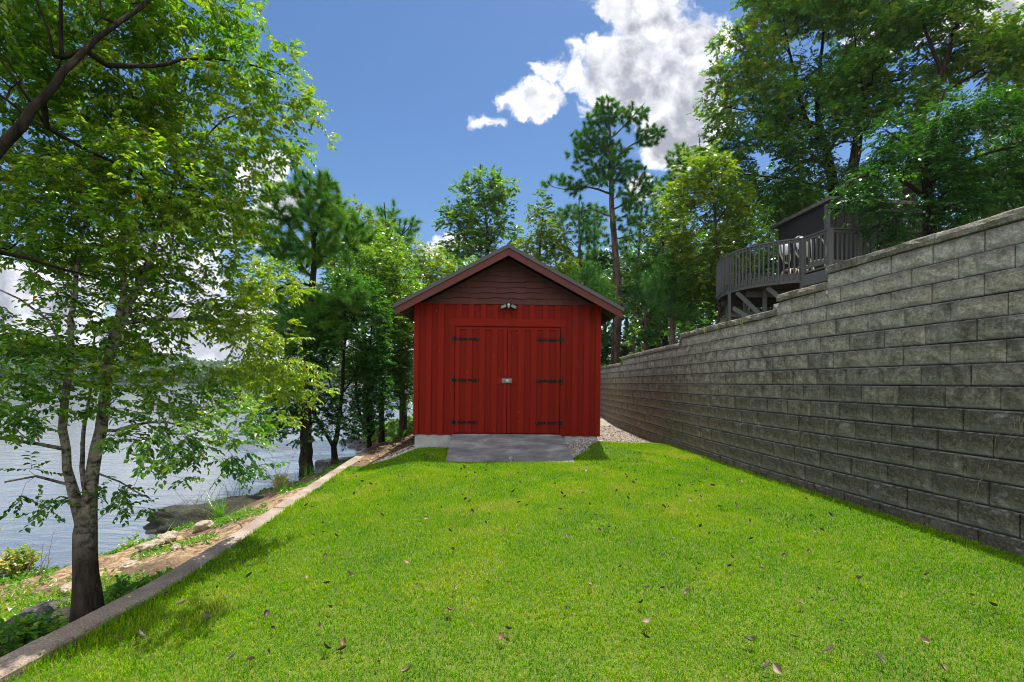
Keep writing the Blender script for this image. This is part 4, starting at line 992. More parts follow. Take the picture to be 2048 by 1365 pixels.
tree('leaning_tree', 'tree leaning in from beyond the left edge, its dark limb and leaves overhead', [
    [('w', -3.75, 1.75, 0.7, .13), ('w', -3.60, 2.05, 1.6, .09), ('w', -3.38, 2.5, 2.75, .042), (0, 300, 2.75, .029), (60, 222, 2.85, .025), (130, 146, 3.0, .021), (195, 78, 3.2, .016), (300, -2, 3.55, .016), (390, -70, 4.1, .014), (480, -150, 4.5, .008)],
    [(140, 140, 3.2, .024), (215, 132, 3.35, .018), (300, 132, 3.55, .014), (400, 120, 3.8, .010), (480, 125, 4.0, .006), (560, 150, 4.2, .004)],
    [(126, 150, 3.2, .018), (122, 70, 3.2, .014), (122, -30, 3.2, .010), (130, -140, 3.3, .006)],
    [(118, 158, 3.18, .012), (95, 60, 3.1, .009), (70, -10, 3.1, .006)],
    [(208, 72, 3.4, .010), (200, 0, 3.4, .007)],
    [(66, 236, 3.05, .018), (135, 280, 3.3, .014), (230, 325, 3.6, .011), (320, 362, 3.9, .008), (410, 380, 4.2, .005)],
    [(56, 216, 3.05, .012), (36, 170, 2.95, .009), (0, 118, 2.9, .006), (-50, 60, 2.9, .005)],
    [('w', -3.30, 2.6, 2.9, .03), (-20, 500, 3.0, .018), (60, 520, 3.2, .012), (200, 560, 3.5, .008)],
], [
    (60, 80, 130, 130, 3.5, .48, 1.1), (210, 40, 140, 90, 3.8, .55, 1.1), (340, 60, 120, 80, 4.0, .52, 1.0), (450, 20, 70, 55, 4.2, .50), (470, 130, 90, 36, 4.1, .42), (540, 165, 45, 26, 4.2, .40), (190, 200, 130, 60, 3.9, .42), (90, 300, 110, 70, 3.7, .38), (260, 340, 130, 50, 3.9, .45), (40, 480, 90, 80, 3.4, .38), (170, 570, 90, 50, 3.6, .5), (-150, 100, 160, 160, 3.1, .45, .7), (130, -150, 230, 110, 3.6, .5, .7), (380, 385, 60, 22, 4.1, .5),
], 'leafB', 'barkdark', seed=12, space=0.17, seg=0.12, alpha=0.30, tip=0.0011, expn=2.2, wob=0.006, ns=4, nl=9, tw=0.17, L=0.050, ratio=0.25, droop=0.40, folded=True, twigs=0.0014, gapt=-0.05, gapf=2.6, up=0.12, flare=1.3)

# ------------------------------------------------------------------ shoreline trees left of the shed
tree('pine_tree', 'young pine with long needle tufts beside the lake, second trunk from the kerb end', [
    [(614, 940, 10.3, .125), (612, 850, 10.3, .110), (614, 700, 10.35, .090), (626, 560, 10.4, .065), (628, 480, 10.4, .050), (618, 420, 10.4, .030), (622, 352, 10.4, .014)],
    [(628, 480, 10.4, .03), (645, 430, 10.3, .02), (650, 375, 10.3, .012)], [(626, 510, 10.4, .03), (590, 470, 10.2, .02), (545, 400, 10.1, .01)], [(624, 570, 10.4, .025), (575, 570, 10.2, .02), (520, 600, 10.1, .012)], [(627, 520, 10.4, .025), (680, 500, 10.3, .018), (720, 470, 10.2, .01)]
], [(625, 385, 50, 45, 10.4), (580, 400, 40, 40, 10.2), (655, 380, 35, 35, 10.3), (500, 430, 35, 30, 10.1), (560, 410, 55, 45, 10.2), (650, 440, 60, 50, 10.3), (590, 500, 70, 45, 10.2), (690, 480, 55, 45, 10.2), (520, 470, 40, 30, 10.1), (540, 580, 60, 35, 10.1), (640, 590, 60, 45, 10.3), (600, 650, 60, 40, 10.2), (690, 590, 50, 40, 10.3), (560, 680, 45, 30, 10.2), (660, 660, 45, 30, 10.5)],
    'needle', 'barkdark', 'pine', seed=21, space=0.33, seg=0.16, alpha=0.25, tip=0.006, needles=220, L=0.165, nwd=0.0052, up=0.35, gapt=-0.28, hue=0.52)
tree('forked_tree', 'dark leafy tree with a low forked trunk standing at the water by the kerb', [
    [(672, 930, 10.9, .070), (668, 895, 10.9, .062), (676, 860, 10.9, .050), (683, 800, 10.95, .042), (688, 700, 11, .032), (694, 600, 11, .020), (700, 520, 11, .010)],
    [(668, 893, 10.9, .045), (648, 862, 10.8, .036), (630, 830, 10.75, .030), (615, 780, 10.7, .022), (600, 710, 10.6, .012)],
    [(680, 830, 10.95, .03), (668, 800, 10.9, .024), (655, 740, 10.9, .016)], [(684, 790, 10.95, .03), (715, 740, 11.1, .02), (740, 690, 11.2, .012)]
], [(640, 740, 75, 75, 10.8, .35), (700, 700, 70, 80, 11, .45), (590, 800, 55, 55, 10.6, .25), (660, 810, 60, 35, 10.8, .25), (730, 780, 50, 50, 11.1, .35), (690, 600, 70, 55, 11, .6), (550, 830, 40, 40, 10.5, .2), (740, 640, 40, 60, 11.2, .6), (620, 690, 60, 70, 10.6, .4), (640, 640, 60, 60, 10.8, .5), (610, 850, 40, 30, 10.4, .2), (690, 850, 50, 25, 10.7, .3)],
    'leafD', 'barkdark', seed=22, space=0.30, seg=0.18, tip=0.004, ns=4, nl=9, tw=0.26, L=0.085, ratio=0.32, gapt=-0.22, up=0.1)
tree('leaning_stem_tree', 'leafy tree with three thin leaning stems past the end of the kerb', [
    [(744, 884, 12.4, .065), (733, 862, 12.3, .050), (722, 838, 12.3, .042), (714, 790, 12.2, .030), (712, 700, 12.2, .018)],
    [(742, 880, 12.4, .05), (737, 850, 12.5, .05), (733, 815, 12.6, .040), (740, 720, 12.8, .028), (745, 600, 12.8, .014)],
    [(744, 880, 12.4, .05), (746, 862, 12.5, .06), (740, 825, 12.6, .05), (750, 740, 12.8, .034), (775, 640, 13, .018), (790, 560, 13, .010)]
], [(745, 720, 55, 90, 12.6, .42), (775, 640, 60, 80, 12.9, .55), (720, 600, 60, 60, 12.8, .6), (785, 760, 40, 50, 12.6, .42), (700, 780, 40, 40, 12.2, .3), (770, 530, 55, 50, 13, .65), (800, 700, 25, 90, 13, .5), (760, 810, 60, 40, 12.8, .4), (690, 520, 50, 45, 13, .6), (800, 590, 40, 60, 13, .6)],
    'leafM', 'barkdark', seed=23, space=0.34, seg=0.2, tip=0.004, ns=4, nl=9, tw=0.28, L=0.085, ratio=0.34, gapt=-0.2, up=0.1)
tree('straight_tree', 'straight thin trunked leafy tree growing on the leaf strewn bank left of the shed', [
    [(764, 864, 14, .085), (763, 820, 14, .075), (765, 700, 14, .05), (775, 560, 14, .025), (785, 460, 14, .010)]
], [(790, 700, 50, 80, 14.2, .5), (760, 610, 60, 60, 14, .5), (810, 600, 45, 70, 14.3, .65), (780, 500, 50, 50, 14, .6), (810, 770, 30, 40, 14.2, .45)],
    'leafM', 'barkdark', seed=24, space=0.38, seg=0.22, tip=0.004, ns=4, nl=9, tw=0.30, L=0.09, ratio=0.36, gapt=-0.2)
tree('pine_tree', 'tall dark trunked pine close to the left side of the shed', [
    [(806, 846, 17, .125), (805, 800, 17, .12), (800, 700, 17, .09), (790, 560, 17, .06), (775, 470, 17, .04), (768, 405, 17, .015)],
    [(785, 530, 17, .03), (740, 490, 16.8, .02), (700, 450, 16.6, .01)], [(780, 490, 17, .03), (815, 460, 17, .02), (832, 430, 17, .01)]
], [(770, 440, 45, 38, 17), (725, 470, 45, 45, 16.8), (815, 460, 30, 40, 17), (760, 520, 60, 40, 17), (700, 420, 30, 25, 16.7), (800, 540, 40, 40, 17)],
    'needle', 'barkdark', 'pine', seed=25, space=0.46, seg=0.25, alpha=0.25, tip=0.008, needles=150, L=0.21, nwd=0.0058, up=0.35, gapt=-0.1, hue=0.6)
tree('broadleaf_tree', 'yellow green leafy tree rising behind the shoreline pines', [
    [(735, 850, 19, .13), (730, 700, 19, .10), (715, 540, 19, .06), (700, 430, 19, .02)], [(722, 600, 19, .05), (780, 520, 19, .03), (830, 500, 19, .012)]
], [(695, 430, 50, 45, 19, .6), (740, 500, 70, 55, 19, .6), (835, 530, 60, 50, 19.5, .72), (790, 600, 60, 60, 19, .7), (850, 620, 40, 60, 19.5, .7), (670, 520, 50, 60, 19, .5), (860, 560, 50, 45, 20, .75), (590, 560, 60, 60, 19, .55), (640, 640, 60, 60, 19, .55), (560, 640, 50, 50, 19, .5), (680, 700, 50, 60, 19, .5)],
    'leafY', 'bark', seed=26, space=0.52, seg=0.3, tip=0.006, ns=4, nl=9, tw=0.42, L=0.13, ratio=0.36, gapt=-0.14, gapf=.7)
# ------------------------------------------------------------------ trees behind the shed
tree('broadleaf_tree', 'rounded leafy tree standing highest behind the left slope of the shed roof', [
    [(968, 740, 27, .2), (970, 600, 27, .15), (975, 480, 27, .09), (965, 370, 27, .02)], [(972, 540, 27, .09), (920, 460, 27, .04), (900, 420, 27, .02)], [(974, 500, 27, .07), (1005, 440, 27, .03)]
], [(965, 385, 55, 40, 27, .45), (1005, 400, 32, 45, 27, .5), (930, 430, 45, 38, 27, .4), (985, 460, 55, 45, 27, .5), (905, 440, 28, 30, 27, .35), (940, 500, 60, 40, 27, .5), (1000, 520, 50, 40, 27, .5)],
    'leafM', 'bark', seed=31, space=0.62, seg=0.4, tip=0.008, ns=4, nl=10, tw=0.5, L=0.17, ratio=0.38, gapt=-0.06, gapf=.75)
tree('broadleaf_tree', 'low olive green tree close behind the shed roof peak', [
    [(1075, 740, 23, .15), (1078, 600, 23, .10), (1080, 500, 23, .05), (1085, 440, 23, .02)]
], [(1085, 470, 50, 45, 23, .65), (1120, 530, 50, 40, 23, .75), (1050, 540, 50, 40, 23, .6), (1090, 560, 70, 50, 23, .7), (1080, 415, 25, 30, 23, .4, .7)],
    'leafY', 'bark', seed=32, space=0.55, seg=0.35, tip=0.007, ns=4, nl=9, tw=0.45, L=0.15, ratio=0.36, gapt=-0.1, gapf=.8)
tree('broadleaf_tree', 'bushy mid green tree just behind the left eave of the shed', [
    [(880, 760, 21, .14), (880, 640, 21, .10), (885, 560, 21, .04)]
], [(870, 570, 60, 50, 21, .6), (920, 540, 50, 40, 21, .5), (820, 620, 50, 60, 21, .55), (960, 560, 50, 40, 21, .5), (880, 650, 60, 60, 21, .5)],
    'leafM', 'bark', seed=33, space=0.5, seg=0.35, tip=0.007, ns=4, nl=9, tw=0.42, L=0.14, ratio=0.36, gapt=-0.14, gapf=.8)
tree('tall_pine_tree', 'tall pine with broken spreading crown rising behind the right slope of the shed roof', [
    [(1228, 738, 24, .21), (1236, 620, 24, .20), (1232, 520, 24, .17), (1224, 420, 24, .13), (1222, 330, 24, .09), (1220, 260, 24, .05), (1216, 200, 24, .015)],
    [(1224, 390, 24, .06), (1180, 375, 23.5, .04), (1130, 380, 23, .02), (1095, 370, 22.8, .012)], [(1222, 330, 24, .06), (1250, 300, 24, .04), (1290, 275, 24, .025), (1320, 260, 24, .012)], [(1222, 300, 24, .05), (1180, 280, 24, .03), (1150, 260, 24, .012)],
    [(1221, 280, 24, .04), (1260, 240, 24, .03), (1290, 205, 24, .012)], [(1225, 420, 24, .05), (1265, 400, 24.5, .03), (1300, 380, 25, .015)], [(1224, 440, 24, .05), (1190, 420, 24, .03), (1150, 425, 24, .015)], [(1226, 480, 24, .04), (1270, 470, 24, .02)]
], [(1212, 220, 28, 24, 24), (1195, 245, 30, 24, 24), (1235, 245, 35, 28, 24), (1278, 222, 24, 24, 24), (1170, 290, 42, 28, 24), (1225, 290, 45, 28, 24), (1300, 270, 32, 20, 24), (1140, 325, 36, 22, 24), (1205, 340, 50, 26, 24), (1120, 370, 38, 18, 23.2), (1180, 385, 50, 24, 23.6), (1262, 345, 30, 25, 24), (1245, 400, 40, 25, 24.3), (1290, 375, 28, 22, 24.6), (1140, 420, 45, 22, 23.6), (1200, 440, 40, 24, 24), (1260, 455, 35, 24, 24), (1165, 470, 40, 24, 24)],
    'needleD', 'pinebark', 'pine', seed=41, space=0.42, seg=0.35, alpha=0.22, tip=0.009, needles=110, L=0.26, nwd=0.0085, up=0.3, gapt=-0.05, gapf=.6, flare=1.1, hue=0.55)
for k, (lab, base, top, lob, s_, lf) in enumerate([
    ('slim pine behind the shed, left neighbour of the tall pine', (1162, 740, 31, .19), (1158, 395, 31, .03), [(1150, 440, 45, 32), (1175, 480, 45, 30), (1135, 500, 32, 28), (1185, 430, 30, 24), (1160, 560, 40, 24)], 42, 'needleD'),
    ('thin pine with a small high crown behind the right eave of the shed', (1190, 738, 36, .16), (1188, 410, 36, .03), [(1188, 440, 32, 30), (1200, 490, 30, 28), (1178, 520, 28, 24)], 43, 'needle'),
    ('dark pine just right of the tall pine trunk', (1262, 736, 30, .16), (1285, 400, 30, .03), [(1285, 430, 32, 32), (1270, 490, 36, 32), (1300, 520, 32, 30), (1275, 570, 34, 26)], 44, 'needleD'),
    ('pine with a rounded tufted top left of the big oak', (1370, 735, 27, .2), (1368, 285, 27, .03), [(1368, 320, 38, 32), (1345, 370, 36, 30), (1395, 350, 32, 34), (1360, 420, 42, 30), (1330, 440, 30, 30)], 45, 'needle'),
    ('low dark bushy pine above the far end of the retaining wall', (1345, 700, 18, .12), (1345, 480, 18, .03), [(1345, 520, 34, 30), (1335, 575, 50, 36), (1370, 590, 36, 34), (1310, 560, 26, 30), (1350, 620, 46, 24)], 46, 'needleD'),
    ('narrow dark evergreen in the shade beside the tall pine', (1292, 722, 22, .10), (1292, 540, 22, .03), [(1292, 570, 26, 26), (1290, 610, 34, 28), (1300, 650, 34, 28), (1275, 660, 24, 24)], 47, 'needleD'),
    ('small dark evergreen tucked behind the right roof slope of the shed', (1165, 745, 20, .08), (1170, 520, 20, .03), [(1170, 545, 34, 24), (1190, 580, 40, 26), (1150, 570, 30, 20), (1215, 610, 24, 26)], 48, 'needleD')]):
    Zt = base[2]
    tree('pine_tree', lab, [[base, (base[0] * .6 + top[0] * .4, base[1] * .6 + top[1] * .4, Zt, base[3] * .75), top]], [(a, b_, c_, d_, Zt) for a, b_, c_, d_ in lob],
         lf, 'pinebark', 'pine', seed=s_, space=Zt * 0.0195, seg=Zt * .016, alpha=0.22, tip=0.009, needles=90, L=0.0115 * Zt, nwd=0.00036 * Zt, up=0.3, gapt=-0.06, gapf=.7, flare=1.15, hue=0.5)
# ------------------------------------------------------------------ trees right of the shed and above the wall
tree('broadleaf_tree', 'slender yellow green tree left of the curved deck railing', [
    [(1438, 660, 17.5, .085), (1440, 600, 17.5, .075), (1434, 470, 17.5, .05), (1425, 380, 17.5, .03), (1420, 310, 17.5, .01)], [(1434, 470, 17.5, .03), (1390, 430, 17.4, .02), (1365, 400, 17.4, .01)], [(1432, 440, 17.5, .03), (1470, 400, 17.6, .015)]
], [(1420, 340, 60, 45, 17.5, .65), (1385, 410, 60, 50, 17.4, .72), (1460, 420, 50, 50, 17.6, .6), (1360, 480, 45, 45, 17.2, .68), (1430, 500, 55, 50, 17.6, .55), (1400, 560, 60, 45, 17.6, .6), (1480, 500, 40, 45, 17.8, .65), (1440, 600, 50, 40, 18, .5)],
    'leafY', 'bark', seed=51, space=0.44, seg=0.28, tip=0.005, ns=4, nl=9, tw=0.38, L=0.12, ratio=0.36, gapt=-0.12, gapf=.9)
tree('broadleaf_tree', 'mid green tree between the tall pine and the yellow green tree', [
    [(1330, 720, 23, .13), (1330, 600, 23, .10), (1325, 480, 23, .05), (1330, 400, 23, .02)]
], [(1335, 470, 50, 50, 23, .6), (1300, 560, 40, 50, 23, .5), (1350, 540, 50, 50, 23, .6), (1330, 400, 32, 36, 23, .5), (1310, 640, 40, 40, 23, .45), (1390, 620, 50, 40, 23, .4)],
    'leafM', 'bark', seed=52, space=0.55, seg=0.35, tip=0.007, ns=4, nl=9, tw=0.45, L=0.15, ratio=0.36, gapt=-0.1, gapf=.8)
OAK = dict(space=0.52, seg=0.30, alpha=0.30, tip=0.007, ns=5, nl=9, tw=0.42, L=0.135, ratio=0.34, gapt=-0.02, gapf=.62, droop=0.3)
tree('oak_tree', 'large spreading oak behind the cabin, leftmost of the big trees against the cloud', [
    [(1690, 520, 20.5, .26), (1672, 420, 20.5, .22), (1658, 330, 20.5, .19), (1650, 290, 20.5, .15), (1636, 230, 20.5, .12), (1640, 140, 20.6, .08), (1648, 40, 20.8, .04), (1650, -80, 21, .015)],
    [(1652, 300, 20.5, .10), (1610, 232, 20.3, .08), (1590, 150, 20.2, .05), (1570, 60, 20.2, .03), (1560, -20, 20.2, .012)], [(1640, 250, 20.5, .08), (1580, 235, 20.2, .05), (1520, 225, 19.8, .035), (1450, 215, 19.6, .015)],
    [(1660, 345, 20.5, .08), (1600, 290, 20, .05), (1530, 275, 19.6, .035), (1440, 300, 19.4, .015)], [(1665, 380, 20.5, .07), (1580, 360, 20, .045), (1500, 350, 19.6, .03), (1430, 345, 19.4, .012)], [(1655, 310, 20.5, .08), (1690, 230, 20.7, .06), (1710, 120, 20.8, .04), (1740, 20, 21, .015)]
], [(1570, 60, 85, 75, 20.3, .6), (1500, 140, 75, 60, 20, .65), (1450, 220, 60, 50, 19.6, .6), (1540, 230, 90, 60, 19.9, .5), (1650, 50, 80, 80, 20.6, .55), (1470, 300, 75, 50, 19.5, .45), (1560, 320, 90, 50, 19.8, .4), (1640, 180, 75, 70, 20.6, .45), (1450, 370, 60, 40, 19.5, .5), (1550, 400, 80, 40, 19.8, .3), (1690, 130, 60, 80, 20.8, .5), (1620, -70, 150, 70, 20.6, .55, .7), (1470, 60, 40, 40, 20, .65, .8), (1620, 370, 60, 40, 20.3, .3)],
    'leafO', 'barkdark', seed=61, **OAK)
tree('oak_tree', 'tall oak with a dark upright forked trunk behind the cabin roof', [
    [(1700, 520, 18, .24), (1702, 400, 18, .20), (1712, 300, 18, .17), (1722, 240, 18, .13), (1735, 180, 18, .10), (1768, 110, 18, .07), (1805, 40, 18, .045), (1835, -60, 18, .02)],
    [(1716, 275, 18, .08), (1735, 250, 17.8, .06), (1730, 200, 17.8, .05), (1715, 120, 17.9, .03), (1705, 30, 18, .012)], [(1722, 240, 18, .06), (1680, 240, 17.8, .03), (1640, 230, 17.8, .012)], [(1745, 165, 18, .06), (1800, 160, 17.8, .04), (1850, 120, 17.6, .02)]
], [(1760, 60, 80, 70, 18, .5), (1720, 160, 70, 60, 18, .4), (1830, 60, 60, 60, 18, .5), (1790, 190, 80, 60, 17.8, .45), (1680, 250, 50, 45, 18, .35), (1850, 150, 60, 60, 17.7, .5), (1760, 270, 70, 45, 17.8, .4), (1700, 340, 45, 40, 18, .3), (1780, -70, 130, 60, 18, .5, .7)],
    'leafO', 'barkdark', seed=62, **OAK)
tree('oak_tree', 'oak with a leaning dark trunk showing among the leaves above the near wall', [
    [(1800, 520, 16.5, .22), (1815, 400, 16.5, .19), (1838, 250, 16.5, .15), (1858, 200, 16.5, .13), (1882, 150, 16.5, .10), (1910, 60, 16.5, .07), (1940, -40, 16.5, .03)],
    [(1858, 200, 16.5, .08), (1930, 160, 16.3, .05), (2000, 120, 16.2, .03), (2080, 90, 16, .015)], [(1885, 145, 16.5, .07), (1850, 60, 16.6, .04), (1840, -30, 16.7, .015)], [(1835, 260, 16.5, .07), (1900, 250, 16.2, .045), (1980, 230, 16, .02)]
], [(1930, 110, 80, 65, 16.4, .6), (2010, 100, 70, 70, 16.2, .65), (1900, 220, 80, 60, 16.3, .5), (1990, 220, 80, 60, 16.1, .55), (1870, 40, 50, 50, 16.6, .4, .8), (1970, -10, 90, 50, 16.5, .5), (2100, 150, 90, 130, 16, .5, .7), (1840, 300, 60, 45, 16.2, .4), (2050, 20, 60, 60, 16.3, .5)],
    'leafO', 'barkdark', seed=63, **OAK)
tree('hickory_tree', 'dark feathery leaved tree with low branches hanging over the deck and the near wall', [
    [(1862, 500, 12.6, .15), (1858, 430, 12.6, .13), (1852, 340, 12.6, .10), (1870, 250, 12.6, .06), (1890, 180, 12.6, .02)],
    [(1856, 400, 12.6, .06), (1800, 360, 12.3, .045), (1740, 350, 12, .03), (1690, 370, 11.8, .012)], [(1854, 370, 12.6, .06), (1920, 330, 12.4, .045), (2000, 300, 12.2, .03), (2080, 290, 12, .015)], [(1855, 350, 12.6, .05), (1810, 290, 12.4, .03), (1770, 260, 12.3, .012)], [(1858, 430, 12.6, .04), (1810, 430, 12.1, .025), (1770, 450, 11.9, .012)]
], [(1750, 370, 60, 40, 12, .3), (1810, 330, 70, 50, 12.3, .35), (1900, 330, 80, 55, 12.4, .35), (1990, 310, 80, 55, 12.2, .4), (1780, 440, 55, 42, 11.9, .3), (1860, 420, 70, 45, 12.2, .25), (1940, 400, 80, 35, 12.2, .5), (1800, 490, 32, 22, 11.8, .35), (1880, 260, 80, 50, 12.5, .4), (1990, 230, 70, 50, 12.3, .45), (2100, 320, 80, 80, 12, .4, .8), (1710, 395, 28, 26, 11.8, .3), (1800, 260, 50, 40, 12.4, .35), (2030, 380, 60, 30, 12.2, .5)],
    'leafH', 'barkdark', seed=64, space=0.36, seg=0.22, alpha=0.30, tip=0.005, ns=4, nl=10, tw=0.34, L=0.115, ratio=0.20, gapt=-0.18, gapf=.9, droop=0.45, flat=0.4)
# understorey shrubs in the shade along the foot of the wood
SH = [('leafM', 1280, 690, 45, 40, 25, 'leafy shrub at the foot of the tall pine by the wall end'), ('leafY', 1225, 600, 26, 40, 22, 'bright yellow green sapling beside the right eave of the shed'), ('leafD', 1400, 660, 60, 40, 19, 'dark shrub behind the wall left of the deck posts'),
      ('leafD', 1520, 600, 60, 45, 19.5, 'dark shaded shrub under the raised deck'), ('leafY', 1500, 520, 60, 40, 20, 'sunlit yellow green shrub behind the curved deck railing'), ('leafD', 1950, 450, 60, 32, 13.5, 'low dark shrub behind the top of the near wall'), ('leafY', 1870, 470, 40, 30, 14.5, 'small yellow green shrub peeking over the wall cap'),
      ('leafM', 1560, 430, 60, 45, 21, 'leafy sapling between the oak and the cabin'), ('leafM', 715, 862, 30, 22, 18.5, 'low round shrub on the small point of shore')]
for k, (lf, px, py, rx, ry, Z, lab) in enumerate(SH):
    c0 = W(px, py, Z); g0 = gz(c0.x, c0.y)
    tree('shrub', lab, [[('w', c0.x, c0.y, g0, .05), ('w', c0.x + .05, c0.y, (g0 + c0.z) / 2, .035), ('w', c0.x, c0.y, c0.z, .015)]], [(px, py, rx, ry, Z, .5, 1.3), (px - rx * .5, py + ry * .7, rx * .7, ry * .6, Z, .45), (px + rx * .6, py + ry * .5, rx * .6, ry * .7, Z, .5)],
         lf, 'bark', seed=70 + k, space=Z * 0.021, seg=Z * .015, tip=0.005, ns=4, nl=8, tw=Z * .018, L=Z * .006, ratio=0.36, gapt=-0.2, cat='shrub')
print('TREES', ALLT, sum(v[1] for v in ALLT.values()))

# far woods that read as one mass: leaf clumps on trunks behind the wood edge, and the far shore of the lake
def leaf_mass(name, label, centres, radii, per, L, mat, seed, hue=0.4, squash=0.8):
    rng = np.random.default_rng(seed); C = np.array(centres); K = len(C)
    v = rng.normal(size=(K, per, 3)); v = unit(v) * rng.random((K, per, 1)) ** 0.4
    P = C[:, None] + v * np.array(radii)[:, None, None] * np.array([1, 1, squash])
    P = P.reshape(-1, 3); ax = rng.normal(size=P.shape) * np.array([1, 1, .6]); nr = np.array([0, 0, 1.0]) + rng.normal(0, .5, P.shape)
    ll = L * rng.uniform(.6, 1.3, len(P)); h = np.clip(hue + np.repeat(rng.normal(0, .18, K), per) + rng.normal(0, .15, len(P)), 0, 1)
    V, Fc, hv = leaf_mesh(P, ax, nr, ll, ll * .42, h, False)
    o = C.mean(0); return tag(link(name, mesh_np(name, V - o, [Fc], False, {'v': hv}), MAT[mat], None, o), label, 'wood', kind='stuff')
rng = np.random.default_rng(90); cs, rs = [], []
for _ in range(520):
    y = rng.uniform(30, 62); x = rng.uniform(-0.12, 1.25) * y
    zg = gz(x, y); hmax = np.interp(x / y, [-.12, 0.0, .25, .3, .5, 1.2], [7, 8.5, 11, 10, 15, 22]) * y / 40
    cs.append((x, y, zg + rng.random() ** 0.8 * hmax * 0.85)); rs.append(rng.uniform(1.2, 2.4) * y / 45)
leaf_mass('background_wood', 'shaded mass of trees closing the view behind the shed and pines', cs, rs, 150, 0.42, 'farwood', 91, 0.26)
cs, rs = [], []
for _ in range(1900):
    a = rng.uniform(-58, 2); r = rng.uniform(452, 620); x, y = r * math.sin(R(a)), r * math.cos(R(a))
    if x > xs(y) - 5: continue
    cs.append((x, y, max(gz(x, y), 0) + rng.uniform(1, 8 if r < 500 else 11))); rs.append(rng.uniform(5, 10))
leaf_mass('far_shore_wood', 'wooded hills along the far shore of the lake', cs, rs, 60, 4.2, 'farwood', 92, 0.5)
for k, (px, Z) in enumerate([(1192, 40), (1208, 44), (1252, 42), (1276, 38), (1300, 45), (1325, 40), (1382, 34), (1405, 38), (1490, 36), (1178, 48), (1050, 40), (905, 42)]):
    c0 = W(px, 700, Z); g0 = gz(c0.x, c0.y); rr = random.uniform(.10, .17); mbt = MB(); hh = random.uniform(7, 11)
    mbt.tube([(c0.x, c0.y, g0 - .3), (c0.x + random.uniform(-.2, .2), c0.y, g0 + hh / 2), (c0.x + random.uniform(-.5, .5), c0.y, g0 + hh)], [rr * 1.2, rr, rr * .5], 7)
    zt_ = g0 + hh; 
    for q_ in range(7):
        a = random.uniform(0, 6.28); z_ = g0 + hh * random.uniform(.45, .95); mbt.tube([(c0.x, c0.y, z_), (c0.x + math.cos(a) * 1.2, c0.y + math.sin(a) * 1.2, z_ + .35)], [.03, .01], 5, False)
    rt = empty('forest_tree', (c0.x, c0.y, g0), 'thin bare trunked tree deep in the shaded wood behind the shed', 'tree', 'thin trunks deep in the wood')
    mbt.build('trunk', MAT['pinebark'], rt)
    ck = np.array([(c0.x + random.uniform(-1.2, 1.2), c0.y + random.uniform(-1.2, 1.2), g0 + hh * random.uniform(.6, 1.05)) for _ in range(12)])
    rg = np.random.default_rng(300 + k); v = unit(rg.normal(size=(12, 60, 3))) * rg.random((12, 60, 1)) ** .5 * .9; Pq = (ck[:, None] + v).reshape(-1, 3)
    V, Fc, hv = leaf_mesh(Pq, rg.normal(size=Pq.shape), np.array([0, 0, 1.]) + rg.normal(0, .5, Pq.shape), np.full(len(Pq), .34), np.full(len(Pq), .10), np.clip(.45 + rg.normal(0, .2, len(Pq)), 0, 1), False)
    link('crown', mesh_np('crown', V - np.array(rt.location), [Fc], False, {'v': hv}), MAT['leafM'], rt)

# ------------------------------------------------------------------ lawn
def blades(n_target, ymin, ymax, rng, wbase, hbase):
    y = rng.uniform(ymin, ymax, n_target); x = rng.uniform(-3.1, 5.0, n_target)
    ok = (x > xk(y) + 0.005) & (x < xw(y) + 0.06) & (y < ylim(x) + 0.15 * fbm(x, y, 4.0, 3, 2))
    ok &= ~((x > -1.045 + 0.03 * (9.4 - y) / 1.24 - .0) & (x < 1.06 + 0.10 * (9.4 - y) / 1.24) & (y > 8.09)) & ~((y > Y0 - 0.01) & (x > XL) & (x < XR))
    ok &= (np.abs(x) < y * 1.09 + 0.4)
    return x[ok], y[ok]
rng = np.random.default_rng(5)
BX, BY, BW, BHt = [], [], [], []
for (y0, y1, dens, w_) in ((1.7, 2.8, 11000, .0034), (2.8, 4.0, 9000, .0042), (4.0, 5.6, 6500, .0055), (5.6, 7.6, 4600, .0075), (7.6, 11.6, 3200, .010)):
    x, y = blades(int(dens * (y1 - y0) * 8.1), y0, y1, rng, w_, .03)
    BX.append(x); BY.append(y); BW.append(np.full(len(x), w_))
BX, BY, BW = map(np.concatenate, (BX, BY, BW)); N = len(BX)
edge = np.minimum(np.abs(BX - xk(BY)), np.abs(BX - (xw(BY) + 0.03))); tall = np.clip(1 - edge / 0.12, 0, 1)
pat = fbm(BX, BY, 1.1, 21, 4); pat2 = fbm(BX, BY, 3.6, 25, 3)
hgt = (0.026 + 0.014 * pat + 0.011 * rng.random(N)) * (1 + 0.9 * tall) * rng.uniform(.6, 1.3, N)
th = rng.uniform(0, 2 * math.pi, N); lean = rng.uniform(0.1, 1.0, N) ** 1.2
side = np.stack([np.cos(th), np.sin(th), 0 * th], 1) * (BW * rng.uniform(.7, 1.2, N) / 2)[:, None]
ld = np.stack([-np.sin(th), np.cos(th), 0 * th], 1)
b0 = np.stack([BX, BY, height(BX, BY) - 0.003], 1); upv = np.array([0, 0, 1.0])
mid = b0 + upv * (hgt * .62)[:, None] + ld * (hgt * lean * .35)[:, None]
tip = b0 + upv * (hgt * (1 - .35 * lean ** 2))[:, None] + ld * (hgt * lean * 1.0)[:, None]
V = np.stack([b0 - side, b0 + side, mid + side * .8, mid - side * .8, tip], 1).reshape(-1, 3)
i5 = np.arange(N)[:, None] * 5
hv = np.clip(0.53 + 0.42 * pat + 0.26 * pat2 + rng.normal(0, 0.19, N) - 0.16 * tall, 0, 0.93)
